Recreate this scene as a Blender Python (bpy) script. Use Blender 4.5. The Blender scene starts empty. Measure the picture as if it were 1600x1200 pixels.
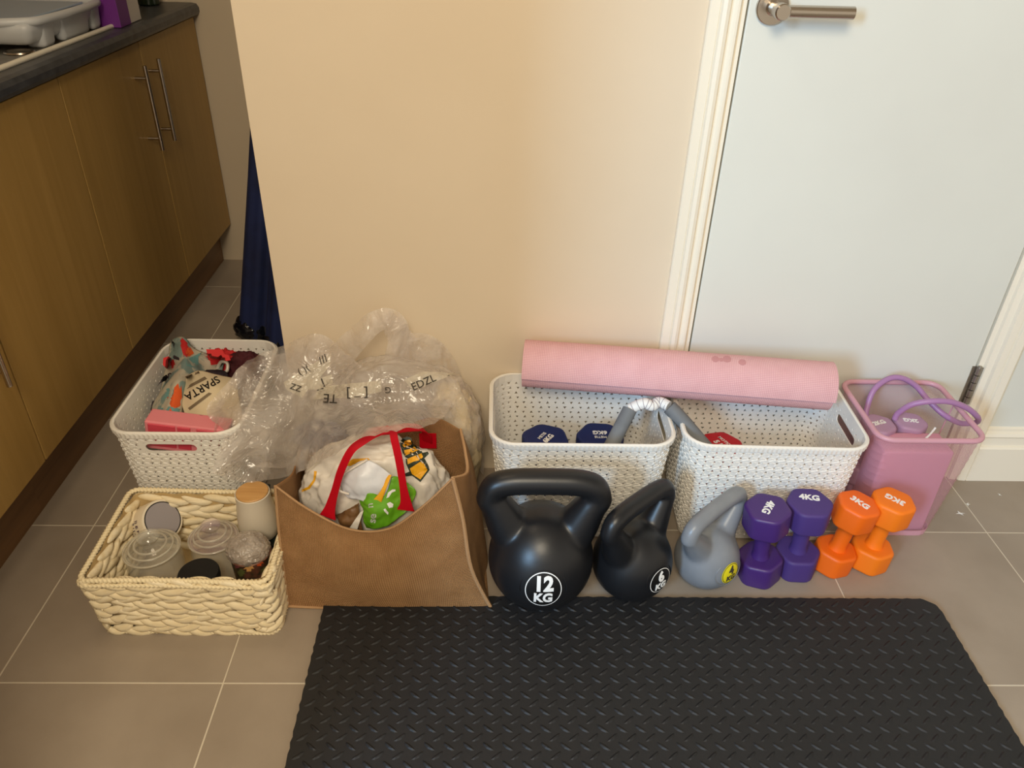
import bpy, bmesh, math, random
from mathutils import Vector, Matrix, noise
from mathutils.bvhtree import BVHTree
from math import sin, cos, pi, radians

random.seed(7)
SC = bpy.context.scene
COL = SC.collection

# ------------------------------------------------------------------ camera
CH = 1.22
FL, PIT, YAW, ROL = 1216.65, 0.57335, -0.030266, 0.029017
def cam_axes():
    cp, sp = cos(PIT), sin(PIT)
    fw, up, rt = Vector((0, cp, -sp)), Vector((0, sp, cp)), Vector((1, 0, 0))
    Z = Matrix.Rotation(YAW, 3, 'Z')
    fw, up, rt = Z @ fw, Z @ up, Z @ rt
    cr, sr = cos(ROL), sin(ROL)
    return fw, -sr * rt + cr * up, cr * rt + sr * up
FW, UP, RT = cam_axes()
cd = bpy.data.cameras.new('camera')
cam = bpy.data.objects.new('camera', cd)
COL.objects.link(cam)
M = Matrix((RT, UP, -FW)).transposed().to_4x4()
M.translation = (0, 0, CH)
cam.matrix_world = M
cd.sensor_width = 36
cd.lens = FL / 1600 * 36
cd.clip_start = 0.02
SC.camera = cam

def P(x, y, X=None, Y=None, Z=None):
    """world point seen at photograph pixel x, y on a given plane (used to measure the place)"""
    r = FW * FL + RT * (x - 800) - UP * (y - 600)
    t = (Z - CH) / r.z if Z is not None else (Y / r.y if Y is not None else X / r.x)
    return Vector((0, 0, CH)) + r * t

def lin(c):
    out = []
    for v in c[:3]:
        v = v / 255
        out.append(v / 12.92 if v <= .04045 else ((v + .055) / 1.055) ** 2.4)
    return tuple(out) + (1,)

# ------------------------------------------------------------------ world, lights, exposure
W = bpy.data.worlds.new('world')
SC.world = W
W.use_nodes = True
W.node_tree.nodes['Background'].inputs[0].default_value = lin((255, 240, 216))
W.node_tree.nodes['Background'].inputs[1].default_value = 0.70
def area(name, loc, target, sx, sy, power, col):
    l = bpy.data.lights.new(name, 'AREA')
    l.shape = 'RECTANGLE'; l.size = sx; l.size_y = sy; l.energy = power; l.color = col
    o = bpy.data.objects.new(name, l)
    COL.objects.link(o)
    o.location = loc
    o.rotation_euler = (Vector(target) - Vector(loc)).to_track_quat('-Z', 'Y').to_euler()
    return o
area('window_daylight', (-1.75, -1.8, 1.75), (0.6, 1.3, 0.4), 0.42, 0.95, 98, lin((168, 214, 255))[:3])
area('ceiling_lamp', (-0.15, -0.75, 2.15), (-0.1, 1.2, 0.2), 0.6, 0.6, 38, lin((255, 238, 208))[:3])
area('kitchen_fill', (-0.62, 1.2, 2.36), (-1.0, 1.9, 0.0), 0.4, 0.4, 5.0, lin((255, 232, 196))[:3])  # added weak fill in place of bounce, lifts the far wall and units
SC.cycles.transparent_max_bounces = 40
SC.view_settings.view_transform = 'Standard'
SC.view_settings.look = 'None'
SC.view_settings.exposure = 0.0
SC.view_settings.gamma = 1.0
SC.view_settings.use_curve_mapping = False

# ------------------------------------------------------------------ materials
class NT:
    def __init__(s, name):
        s.m = bpy.data.materials.new(name); s.m.use_nodes = True
        s.t = s.m.node_tree; s.b = s.t.nodes['Principled BSDF']
        s.out = s.t.nodes['Material Output']
    def n(s, typ, **kw):
        o = s.t.nodes.new(typ)
        for k, v in kw.items():
            if k[0] == 'i' and k[1:].isdigit(): o.inputs[int(k[1:])].default_value = v
            else:
                try: setattr(o, k, v)
                except Exception: pass
        return o
    def l(s, a, b): s.t.links.new(a, b)

def mat(name, c, rough=.5, metal=0, c2=None, nscale=8, ndetail=4, nstretch=(1, 1, 1), bump=0, bscale=60, bstretch=(1, 1, 1), spec=.5, sheen=0, coat=0, alpha=1, lo=.35, hi=.65):
    k = NT(name); b = k.b
    b.inputs['Base Color'].default_value = lin(c)
    b.inputs['Roughness'].default_value = rough
    b.inputs['Metallic'].default_value = metal
    b.inputs['Specular IOR Level'].default_value = spec
    b.inputs['Coat Weight'].default_value = coat
    tc = k.n('ShaderNodeTexCoord')
    if c2:
        mp = k.n('ShaderNodeMapping'); mp.inputs['Scale'].default_value = nstretch
        nz = k.n('ShaderNodeTexNoise'); nz.inputs['Scale'].default_value = nscale; nz.inputs['Detail'].default_value = ndetail
        cr = k.n('ShaderNodeValToRGB')
        cr.color_ramp.elements[0].position = lo; cr.color_ramp.elements[1].position = hi
        cr.color_ramp.elements[0].color = lin(c); cr.color_ramp.elements[1].color = lin(c2)
        k.l(tc.outputs['Object'], mp.inputs[0]); k.l(mp.outputs[0], nz.inputs['Vector'])
        k.l(nz.outputs['Fac'], cr.inputs[0]); k.l(cr.outputs[0], b.inputs['Base Color'])
    if bump:
        mp = k.n('ShaderNodeMapping'); mp.inputs['Scale'].default_value = bstretch
        nz = k.n('ShaderNodeTexNoise'); nz.inputs['Scale'].default_value = bscale; nz.inputs['Detail'].default_value = 3
        bp = k.n('ShaderNodeBump'); bp.inputs['Strength'].default_value = bump; bp.inputs['Distance'].default_value = .002
        k.l(tc.outputs['Object'], mp.inputs[0]); k.l(mp.outputs[0], nz.inputs['Vector'])
        k.l(nz.outputs['Fac'], bp.inputs['Height']); k.l(bp.outputs[0], b.inputs['Normal'])
    return k.m

def mat_grid(name, c, c2, sx, sy, rough=.8, bump=.6, diag=False, uv=True, dist=.001):
    """woven cloth: two crossed bands"""
    k = NT(name); b = k.b; b.inputs['Roughness'].default_value = rough
    b.inputs['Specular IOR Level'].default_value = .2
    tc = k.n('ShaderNodeTexCoord'); mp = k.n('ShaderNodeMapping')
    mp.inputs['Scale'].default_value = (sx, sy, 1)
    if diag: mp.inputs['Rotation'].default_value = (0, 0, pi / 4)
    k.l(tc.outputs['UV' if uv else 'Object'], mp.inputs[0])
    w1 = k.n('ShaderNodeTexWave', wave_type='BANDS', bands_direction='X'); w1.inputs['Scale'].default_value = 1
    w2 = k.n('ShaderNodeTexWave', wave_type='BANDS', bands_direction='Y'); w2.inputs['Scale'].default_value = 1
    mm = k.n('ShaderNodeMath', operation='MULTIPLY')
    k.l(mp.outputs[0], w1.inputs[0]); k.l(mp.outputs[0], w2.inputs[0])
    k.l(w1.outputs['Fac'], mm.inputs[0]); k.l(w2.outputs['Fac'], mm.inputs[1])
    nz = k.n('ShaderNodeTexNoise'); nz.inputs['Scale'].default_value = 30; nz.inputs['Detail'].default_value = 5
    k.l(tc.outputs['Object'], nz.inputs[0])
    ad = k.n('ShaderNodeMath', operation='MULTIPLY_ADD'); ad.inputs[1].default_value = .7; k.l(mm.outputs[0], ad.inputs[0]); 
    nm = k.n('ShaderNodeMath', operation='MULTIPLY'); nm.inputs[1].default_value = .3; k.l(nz.outputs['Fac'], nm.inputs[0]); k.l(nm.outputs[0], ad.inputs[2])
    cr = k.n('ShaderNodeValToRGB'); cr.color_ramp.elements[0].position = .1; cr.color_ramp.elements[1].position = .8
    cr.color_ramp.elements[0].color = lin(c); cr.color_ramp.elements[1].color = lin(c2)
    k.l(ad.outputs[0], cr.inputs[0]); k.l(cr.outputs[0], b.inputs['Base Color'])
    bp = k.n('ShaderNodeBump'); bp.inputs['Strength'].default_value = bump; bp.inputs['Distance'].default_value = dist
    k.l(mm.outputs[0], bp.inputs['Height']); k.l(bp.outputs[0], b.inputs['Normal'])
    return k.m

def mat_wood(name, c, c2, stretch=(14, 14, .9), rough=.45, scale=3):
    k = NT(name); b = k.b; b.inputs['Roughness'].default_value = rough
    tc = k.n('ShaderNodeTexCoord'); mp = k.n('ShaderNodeMapping'); mp.inputs['Scale'].default_value = stretch
    nz = k.n('ShaderNodeTexNoise'); nz.inputs['Scale'].default_value = scale; nz.inputs['Detail'].default_value = 7; nz.inputs['Distortion'].default_value = .6
    cr = k.n('ShaderNodeValToRGB'); cr.color_ramp.elements[0].position = .3; cr.color_ramp.elements[1].position = .72
    cr.color_ramp.elements[0].color = lin(c); cr.color_ramp.elements[1].color = lin(c2)
    k.l(tc.outputs['Object'], mp.inputs[0]); k.l(mp.outputs[0], nz.inputs['Vector'])
    k.l(nz.outputs['Fac'], cr.inputs[0]); k.l(cr.outputs[0], b.inputs['Base Color'])
    return k.m

def mat_film(name, c, dens=.35, rough=.18, c_var=.25, scale=14):
    """thin clear plastic film: partly see-through, milky in folds, glossy"""
    k = NT(name); k.t.nodes.remove(k.b)
    tr = k.n('ShaderNodeBsdfTransparent'); tr.inputs[0].default_value = (.97, .96, .95, 1)
    df = k.n('ShaderNodeBsdfDiffuse'); df.inputs[0].default_value = lin(c)
    tl = k.n('ShaderNodeBsdfTranslucent'); tl.inputs[0].default_value = lin(c)
    gl = k.n('ShaderNodeBsdfGlossy'); gl.inputs[0].default_value = (1, 1, 1, 1); gl.inputs['Roughness'].default_value = rough
    m1 = k.n('ShaderNodeMixShader'); m1.inputs[0].default_value = .4
    k.l(df.outputs[0], m1.inputs[1]); k.l(tl.outputs[0], m1.inputs[2])
    tc = k.n('ShaderNodeTexCoord')
    nz = k.n('ShaderNodeTexNoise'); nz.inputs['Scale'].default_value = scale; nz.inputs['Detail'].default_value = 6; nz.inputs['Distortion'].default_value = 1.2
    k.l(tc.outputs['Object'], nz.inputs[0])
    mr = k.n('ShaderNodeMapRange'); mr.inputs['From Min'].default_value = .35; mr.inputs['From Max'].default_value = .7
    mr.inputs['To Min'].default_value = max(0, dens - c_var * .5); mr.inputs['To Max'].default_value = dens + c_var
    k.l(nz.outputs['Fac'], mr.inputs[0])
    m2 = k.n('ShaderNodeMixShader'); k.l(mr.outputs[0], m2.inputs[0]); k.l(tr.outputs[0], m2.inputs[1]); k.l(m1.outputs[0], m2.inputs[2])
    fr = k.n('ShaderNodeLayerWeight'); fr.inputs[0].default_value = .25
    fm = k.n('ShaderNodeMath', operation='MULTIPLY_ADD'); fm.inputs[1].default_value = .5; fm.inputs[2].default_value = .03
    k.l(fr.outputs['Facing'], fm.inputs[0])
    m3 = k.n('ShaderNodeMixShader'); k.l(fm.outputs[0], m3.inputs[0]); k.l(m2.outputs[0], m3.inputs[1]); k.l(gl.outputs[0], m3.inputs[2])
    v = k.n('ShaderNodeTexVoronoi', feature='DISTANCE_TO_EDGE'); v.inputs['Scale'].default_value = 22
    k.l(tc.outputs['Object'], v.inputs[0])
    n2 = k.n('ShaderNodeTexNoise'); n2.inputs['Scale'].default_value = 15; n2.inputs['Detail'].default_value = 2.5; n2.inputs['Distortion'].default_value = 2.5; k.l(tc.outputs['Object'], n2.inputs[0])
    s1 = k.n('ShaderNodeMath', operation='SUBTRACT'); s1.inputs[1].default_value = .5; k.l(n2.outputs['Fac'], s1.inputs[0])
    s2 = k.n('ShaderNodeMath', operation='ABSOLUTE'); k.l(s1.outputs[0], s2.inputs[0])
    bp = k.n('ShaderNodeBump'); bp.inputs['Strength'].default_value = .8; bp.inputs['Distance'].default_value = .009
    k.l(s2.outputs[0], bp.inputs['Height'])
    for s_ in (df, tl, gl): k.l(bp.outputs[0], s_.inputs['Normal'])
    k.l(m3.outputs[0], k.out.inputs[0])
    return k.m

def mat_glass(name, c=(235, 235, 225)):
    k = NT(name); k.t.nodes.remove(k.b)
    tr = k.n('ShaderNodeBsdfTransparent'); tr.inputs[0].default_value = (.985, .982, .975, 1)
    gl = k.n('ShaderNodeBsdfGlossy'); gl.inputs['Roughness'].default_value = .03
    lw = k.n('ShaderNodeLayerWeight'); lw.inputs[0].default_value = .3
    pw = k.n('ShaderNodeMath', operation='POWER'); pw.inputs[1].default_value = 2.2; k.l(lw.outputs['Facing'], pw.inputs[0])
    fr = k.n('ShaderNodeMath', operation='MULTIPLY_ADD'); fr.inputs[1].default_value = .55; fr.inputs[2].default_value = .04; k.l(pw.outputs[0], fr.inputs[0])
    df = k.n('ShaderNodeBsdfDiffuse'); df.inputs[0].default_value = lin(c)
    m0 = k.n('ShaderNodeMixShader'); m0.inputs[0].default_value = .13
    k.l(tr.outputs[0], m0.inputs[1]); k.l(df.outputs[0], m0.inputs[2])
    m = k.n('ShaderNodeMixShader'); k.l(fr.outputs[0], m.inputs[0]); k.l(m0.outputs[0], m.inputs[1]); k.l(gl.outputs[0], m.inputs[2])
    k.l(m.outputs[0], k.out.inputs[0])
    return k.m

MT = {

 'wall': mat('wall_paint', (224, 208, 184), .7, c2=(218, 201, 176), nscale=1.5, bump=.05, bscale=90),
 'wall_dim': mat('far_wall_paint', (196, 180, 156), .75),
 'door': mat('door_paint', (222, 223, 214), .4, bump=.05, bscale=12, c2=(217, 217, 208), nscale=2),
 'trim': mat('trim_gloss', (238, 230, 212), .3),
 'tile': mat('floor_tile', (160, 147, 132), .5, c2=(148, 135, 120), nscale=5, ndetail=8, bump=.08, bscale=200),
 'grout': mat('grout', (208, 198, 180), .9),
 'steel': mat('brushed_steel', (190, 180, 168), .25, metal=1),
 'steel_dark': mat('worn_steel', (168, 162, 152), .4, metal=1, c2=(180, 176, 168), nscale=60),
 'oak': mat_wood('oak_laminate', (160, 126, 66), (172, 137, 76)),
 'oak_dark': mat_wood('plinth_laminate', (104, 74, 44), (124, 90, 56), stretch=(10, .8, 14)),
 'worktop': mat('dark_worktop', (52, 54, 58), .35, c2=(70, 72, 76), nscale=40, ndetail=8),
 'mat': mat('black_foam', (28, 28, 30), .6, c2=(24, 24, 26), nscale=6, bump=.15, bscale=160),
 'plastic_white': mat('ivory_plastic', (234, 231, 224), .42),
 'black_vinyl': mat('black_vinyl', (22, 23, 26), .38, bump=.04, bscale=120),
 'black_disc': mat('black_disc', (12, 12, 13), .45),
 'white_ink': mat('white_ink', (236, 236, 234), .6),
 'grey_vinyl': mat('grey_vinyl', (132, 136, 142), .36, c2=(124, 128, 134), nscale=20),
 'yellow_disc': mat('yellow_disc', (226, 212, 30), .5),
 'dark_ink': mat('dark_ink', (60, 56, 40), .6),
 'purple': mat('purple_neoprene', (68, 38, 108), .42, bump=.1, bscale=200),
 'violet': mat('violet_neoprene', (70, 48, 116), .6, bump=.1, bscale=200),
 'orange': mat('orange_neoprene', (238, 104, 8), .5, bump=.1, bscale=200),
 'orange2': mat('light_orange_neoprene', (242, 122, 8), .55, bump=.1, bscale=200),
 'navy': mat('navy_neoprene', (22, 38, 96), .6, bump=.1, bscale=200),
 'red': mat('red_neoprene', (196, 22, 34), .55),
 'lilac': mat('lilac_vinyl', (176, 140, 170), .5),
 'lilac_tube': mat('lilac_rubber', (166, 122, 168), .4),
 'pink_metal': mat('pink_coated_wire', (204, 152, 166), .4),
 'pink_foam': mat('pink_foam_block', (214, 150, 172), .8, bump=.1, bscale=150),
 'foam_grey': mat('grey_foam_grip', (116, 120, 124), .7, c2=(106, 110, 114), nscale=30),
 'webbing': mat_grid('red_webbing', (184, 0, 24), (202, 6, 32), 260, 260, rough=.6, bump=.2),
 'jute': mat_grid('jute_cloth', (142, 101, 62), (224, 178, 128), 34, 30, bump=1.0, dist=.002),
 'jute_trim': mat('jute_piping', (176, 138, 98), .8, bump=.5, bscale=300),
 'wicker': mat('paper_rush', (244, 231, 200), .65, c2=(232, 214, 174), nscale=12, nstretch=(1, 6, 6), bump=.6, bscale=40, bstretch=(1, 12, 12)),
 'rush_rope': mat('rush_rope', (236, 220, 182), .7, bump=.3, bscale=120),
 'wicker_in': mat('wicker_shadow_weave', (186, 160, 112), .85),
 'film': mat_film('clear_film', (238, 230, 224), .36, c_var=.3, scale=9),
 'film2': mat_film('clear_film_loose', (238, 230, 224), .24, c_var=.3, scale=9),
 'bubble': mat_film('bubble_wrap', (222, 212, 202), .5, c_var=.3, scale=26),
 'white_bag': mat('white_carrier_film', (234, 228, 218), .4, c2=(214, 206, 194), nscale=5, bump=.8, bscale=30),
 'blue_white': mat('white_card', (218, 222, 230), .4),
 'yellow': mat('yellow_print', (236, 172, 24), .5),
 'bee_dark': mat('dark_green_print', (38, 50, 34), .5),
 'green': mat('green_packet', (112, 176, 36), .4, c2=(92, 156, 26), nscale=10),
 'glass': mat_glass('clear_glass'),
 'ceramic': mat('cream_ceramic', (216, 206, 188), .35),
 'bamboo': mat_wood('bamboo_lid', (196, 146, 86), (214, 168, 108), stretch=(4, 40, 4)),
 'ceramic_white': mat('white_enamel', (226, 214, 192), .4),
 'grey_lid': mat('grey_lid', (150, 144, 148), .5),
 'dark': mat('dark_plastic', (14, 14, 16), .5),
 'teal_dark': mat('dark_card', (30, 42, 38), .6),
 'pink_box': mat('pink_plastic', (230, 138, 146), .35),
 'pink_box_in': mat('deep_pink_plastic', (206, 70, 88), .4),
 'maroon': mat('maroon_cloth', (70, 18, 26), .85),
 'red_cloth': mat('red_cloth', (186, 26, 30), .8),
 'cream_cloth': mat('cream_cloth', (212, 196, 164), .85),
 'ink_grey': mat('grey_stripe', (120, 104, 82), .8),
 'ink_black': mat('black_ink', (40, 34, 30), .7),
 'flower_red': mat('red_print', (190, 34, 36), .8), 'flower_orange': mat('orange_print', (214, 88, 34), .8),
 'flower_teal': mat('teal_print', (104, 150, 150), .8), 'flower_maroon': mat('maroon_print', (112, 52, 60), .6), 'flower_olive': mat('olive_print', (84, 88, 44), .6), 'flower_dark': mat('dark_print', (46, 34, 42), .8),
 'dark_net': mat_grid('dark_net', (40, 32, 28), (120, 106, 88), 60, 60, bump=.2),
 'blue_cloth': mat('dark_blue_cloth', (22, 36, 84), .75, c2=(14, 24, 60), nscale=10),
 'rack': mat('grey_rack_plastic', (196, 198, 200), .35),
 'rack_in': mat('blue_grey_tray', (150, 168, 190), .3),
 'box_purple': mat('purple_card', (108, 40, 130), .45), 'box_white': mat('white_card_box', (206, 198, 190), .5),
 'bottle_green': mat('dark_bottle', (30, 40, 26), .25),
 'cloth_blue_grey': mat('blue_grey_cloth', (104, 106, 128), .85), 'cloth_cream': mat('pale_cloth', (224, 206, 168), .85, c2=(206, 186, 148), nscale=6),
 'mug': mat('printed_mug', (58, 56, 40), .35, c2=(120, 76, 60), nscale=45, lo=.45, hi=.6),
}
# pink exercise mat with a fine square grid
MT['roll'] = mat_grid('pink_pvc_mat', (206, 154, 158), (240, 198, 202), 85, 85, rough=.75, bump=.5)

# ------------------------------------------------------------------ object helpers
def setp(o, label=None, cat=None, group=None, kind=None):
    if label: o['label'] = label
    if cat: o['category'] = cat
    if group: o['group'] = group
    if kind: o['kind'] = kind
    return o
def empty(name, loc, label=None, cat=None, group=None, rz=0):
    o = bpy.data.objects.new(name, None); COL.objects.link(o)
    o.empty_display_size = .05
    o.location = loc; o.rotation_euler = (0, 0, rz)
    return setp(o, label, cat, group)
def link(name, me, m=None, parent=None, loc=None, smooth=False, mods=None):
    o = bpy.data.objects.new(name, me); COL.objects.link(o)
    if m is not None and not me.materials: me.materials.append(m)
    if parent is not None: o.parent = parent
    if loc is not None: o.location = loc
    if smooth:
        for p in me.polygons: p.use_smooth = True
    return o
def mk(name, vs, fs, m=None, parent=None, loc=None, smooth=False, uvs=None):
    me = bpy.data.meshes.new(name); me.from_pydata([tuple(v) for v in vs], [], fs); me.update()
    if uvs:
        ul = me.uv_layers.new(name='UVMap')
        for lp in me.loops: ul.data[lp.index].uv = uvs[lp.vertex_index]
    return link(name, me, m, parent, loc, smooth)
def mkbm(name, bm, m=None, parent=None, loc=None, smooth=False):
    bmesh.ops.recalc_face_normals(bm, faces=bm.faces)
    me = bpy.data.meshes.new(name); bm.to_mesh(me); bm.free()
    return link(name, me, m, parent, loc, smooth)
def box_bm(x0, x1, y0, y1, z0, z1, bev=0, seg=2, bm=None):
    own = bm is None
    b = bmesh.new()
    bmesh.ops.create_cube(b, size=1)
    for v in b.verts: v.co = Vector(((x0 + x1) / 2 + v.co.x * (x1 - x0), (y0 + y1) / 2 + v.co.y * (y1 - y0), (z0 + z1) / 2 + v.co.z * (z1 - z0)))
    if bev: bmesh.ops.bevel(b, geom=list(b.edges), offset=bev, segments=seg, affect='EDGES', profile=.5)
    if own: return b
    join(bm, b); return bm
def join(bm, b):
    me = bpy.data.meshes.new('t'); b.to_mesh(me); b.free(); bm.from_mesh(me); bpy.data.meshes.remove(me)
def box(name, x0, x1, y0, y1, z0, z1, m, parent=None, bev=0, loc=None, seg=2):
    return mkbm(name, box_bm(x0, x1, y0, y1, z0, z1, bev, seg), m, parent, loc)
def smooth_angle(o, ang=35):
    me = o.data
    for p in me.polygons: p.use_smooth = True
    bm = bmesh.new(); bm.from_mesh(me)
    for e in bm.edges:
        if len(e.link_faces) == 2 and e.calc_face_angle(0) > radians(ang): e.smooth = False
    bm.to_mesh(me); bm.free()
    return o
def lathe(name, prof, m, parent=None, loc=(0, 0, 0), n=40, ang=40, xf=None):
    vs, fs = [], []
    for (r, z) in prof:
        for i in range(n):
            a = 2 * pi * i / n
            v = Vector((r * cos(a), r * sin(a), z)); vs.append(xf @ v if xf else v)
    for j in range(len(prof) - 1):
        for i in range(n):
            k = (i + 1) % n
            fs.append((j * n + i, j * n + k, (j + 1) * n + k, (j + 1) * n + i))
    o = mk(name, vs, fs, m, parent, loc)
    if prof[0][0] < 1e-4 or prof[-1][0] < 1e-4:
        bm = bmesh.new(); bm.from_mesh(o.data); bmesh.ops.remove_doubles(bm, verts=bm.verts, dist=1e-5); bm.to_mesh(o.data); bm.free()
    return smooth_angle(o, ang)
def cr_spline(pts, n, closed=False):
    pts = [Vector(p) for p in pts]; out = []
    N = len(pts)
    segs = N if closed else N - 1
    for i in range(segs):
        if closed: a, b, c, d = pts[(i - 1) % N], pts[i], pts[(i + 1) % N], pts[(i + 2) % N]
        else: a, b, c, d = pts[max(i - 1, 0)], pts[i], pts[i + 1], pts[min(i + 2, N - 1)]
        for k in range(n):
            t = k / n
            out.append(.5 * ((2 * b) + (c - a) * t + (2 * a - 5 * b + 4 * c - d) * t * t + (3 * b - a - 3 * c + d) * t ** 3))
    if not closed: out.append(pts[-1])
    return out
def tube(name, pts, r, m, parent=None, n=12, closed=False, sm=6, rs=None, flat=None, loc=None, caps=True, upv=None):
    """swept tube; rs radius per control point; flat=(w,h) makes a strap"""
    ctr = cr_spline(pts, sm, closed) if sm > 1 else [Vector(p) for p in pts]
    N = len(ctr); vs, fs, uvs = [], [], []
    if rs:
        rr = [v.x for v in cr_spline([(a, 0, 0) for a in rs], sm, closed)]
    else: rr = [r] * N
    up = Vector(upv) if upv else Vector((0, 0, 1)); prev = None; L = 0
    for i in range(N):
        a = ctr[(i - 1) % N] if (closed or i) else ctr[0]
        b = ctr[(i + 1) % N] if (closed or i < N - 1) else ctr[-1]
        t = (b - a).normalized()
        if prev is None:
            s = t.cross(up)
            if s.length < .1: s = t.cross(Vector((0, 1, 0)))
        else: s = prev - t * prev.dot(t)
        s.normalize(); prev = s; u = s.cross(t)
        if i: L += (ctr[i] - ctr[i - 1]).length
        if flat:
            w, h = flat[0] / 2 * rr[i] / r, flat[1] / 2
            ring = [(-w, -h), (w, -h), (w, h), (-w, h)]
        else: ring = [(cos(2 * pi * k / n) * rr[i], sin(2 * pi * k / n) * rr[i]) for k in range(n)]
        for (p, q) in ring:
            vs.append(ctr[i] + s * p + u * q); uvs.append((p * 1.0, L))
    k = 4 if flat else n
    for i in range(N if closed else N - 1):
        j = (i + 1) % N
        for q in range(k):
            fs.append((i * k + q, i * k + (q + 1) % k, j * k + (q + 1) % k, j * k + q))
    if not closed and caps:
        fs.append(tuple(range(k - 1, -1, -1))); fs.append(tuple((N - 1) * k + q for q in range(k)))
    o = mk(name, vs, fs, m, parent, loc, uvs=uvs)
    return smooth_angle(o, 45)
def text_mesh(body, size, depth=.0006, bold=.02):
    c = bpy.data.curves.new('t', 'FONT'); c.body = body; c.size = size; c.extrude = depth / 2; c.offset = bold * size
    c.align_x = 'CENTER'; c.align_y = 'CENTER'; c.resolution_u = 3
    o = bpy.data.objects.new('t', c); COL.objects.link(o)
    dg = bpy.context.evaluated_depsgraph_get()
    me = bpy.data.meshes.new_from_object(o.evaluated_get(dg))
    bpy.data.objects.remove(o); bpy.data.curves.remove(c)
    me.materials.clear()
    bm = bmesh.new(); bm.from_mesh(me)
    for _ in range(4):
        bmesh.ops.triangulate(bm, faces=bm.faces)
        lg = [e for e in bm.edges if e.calc_length() > max(size * .16, .0025)]
        if not lg: break
        bmesh.ops.subdivide_edges(bm, edges=lg, cuts=1)
    bmesh.ops.triangulate(bm, faces=bm.faces)
    bm.to_mesh(me); bm.free()
    return me
def frame(o, n, up):
    """matrix whose z is n and y is near up, at o"""
    n = Vector(n).normalized(); u = Vector(up); x = u.cross(n).normalized(); y = n.cross(x)
    Mx = Matrix((x, y, n)).transposed().to_4x4(); Mx.translation = o
    return Mx
def put_text(name, body, size, Mx, m, parent, bold=.02, sx=1):
    me = text_mesh(body, size, bold=bold)
    me.transform(Mx @ Matrix.Diagonal((sx, 1, 1, 1)))
    return link(name, me, m, parent)
def bvh_of(objs):
    vs, fs = [], []
    for o in objs:
        k = len(vs); vs += [v.co.copy() for v in o.data.vertices]; fs += [tuple(i + k for i in p.vertices) for p in o.data.polygons]
    return BVHTree.FromPolygons(vs, fs)
def wrap(me, bv, d, off=.0012):
    """press a flat mesh onto a surface along direction d"""
    d = Vector(d).normalized()
    for v in me.vertices:
        h = bv.ray_cast(v.co - d * .5, d)
        if h[0] is not None: v.co = h[0] - d * off
def patch(name, poly, Mx, m, parent, bv=None, d=None, off=.0012, fine=.006):
    """printed shape: flat polygon in the frame Mx, subdivided and pressed onto the surface"""
    bm = bmesh.new()
    vs = [bm.verts.new((x, y, 0)) for x, y in poly]
    bm.faces.new(vs)
    bmesh.ops.triangulate(bm, faces=bm.faces)
    for _ in range(5):
        long = [e for e in bm.edges if e.calc_length() > fine]
        if not long or len(bm.faces) > 3000: break
        bmesh.ops.subdivide_edges(bm, edges=long, cuts=1)
        bmesh.ops.triangulate(bm, faces=bm.faces)
    me = bpy.data.meshes.new(name); bm.to_mesh(me); bm.free()
    me.transform(Mx)
    if bv: wrap(me, bv, d, off)
    return link(name, me, m, parent)
def sheet(name, ctrl, m, parent=None, nu=10, nv=10, amp=.01, fr=14, seed=0, smooth=True, thick=0, uvs=1, ridged=True, fold=False):
    """cloth or film: Catmull-Rom surface through a control grid, crumpled with noise"""
    rows = [cr_spline(r, nu) for r in ctrl]
    cols = [cr_spline([rows[j][i] for j in range(len(rows))], nv) for i in range(len(rows[0]))]
    nI, nJ = len(cols), len(cols[0])
    rm = Matrix.Rotation(seed * 1.3 + .5, 3, 'Y'); FA, FB, FC = rm @ Vector((1, 0, 0)), rm @ Vector((0, 0, 1)), Vector((0, 1, 0))
    vs, uv = [], []
    for i in range(nI):
        for j in range(nJ):
            p = cols[i][j]
            a = cols[min(i + 1, nI - 1)][j] - cols[max(i - 1, 0)][j]; b = cols[i][min(j + 1, nJ - 1)] - cols[i][max(j - 1, 0)]
            nrm = a.cross(b); nrm = nrm.normalized() if nrm.length > 1e-9 else Vector((0, -1, 0))
            q = p * fr + Vector((seed * 3.1, seed * 1.7, seed))
            if fold: q = Vector((p.dot(FA) * fr * .35, p.dot(FB) * fr * 1.5, p.dot(FC) * fr * .7)) + Vector((seed * 3.1, seed * 1.7, seed)) + Vector((1, 1, 0)) * noise.noise(p * 6) * .8
            if ridged: h = (1 - 2 * abs(noise.noise(q))) * .7 + (1 - 2 * abs(noise.noise(q * 2.3))) * .4 - .6
            else: h = noise.noise(q) + .4 * noise.noise(q * 2.3)
            vs.append(p + nrm * h * amp); uv.append((i / (nI - 1) * uvs, j / (nJ - 1) * uvs))
    fs = [(i * nJ + j, (i + 1) * nJ + j, (i + 1) * nJ + j + 1, i * nJ + j + 1) for i in range(nI - 1) for j in range(nJ - 1)]
    o = mk(name, vs, fs, m, parent, smooth=smooth, uvs=uv)
    if thick:
        md = o.modifiers.new('s', 'SOLIDIFY'); md.thickness = thick
    return o
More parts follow.
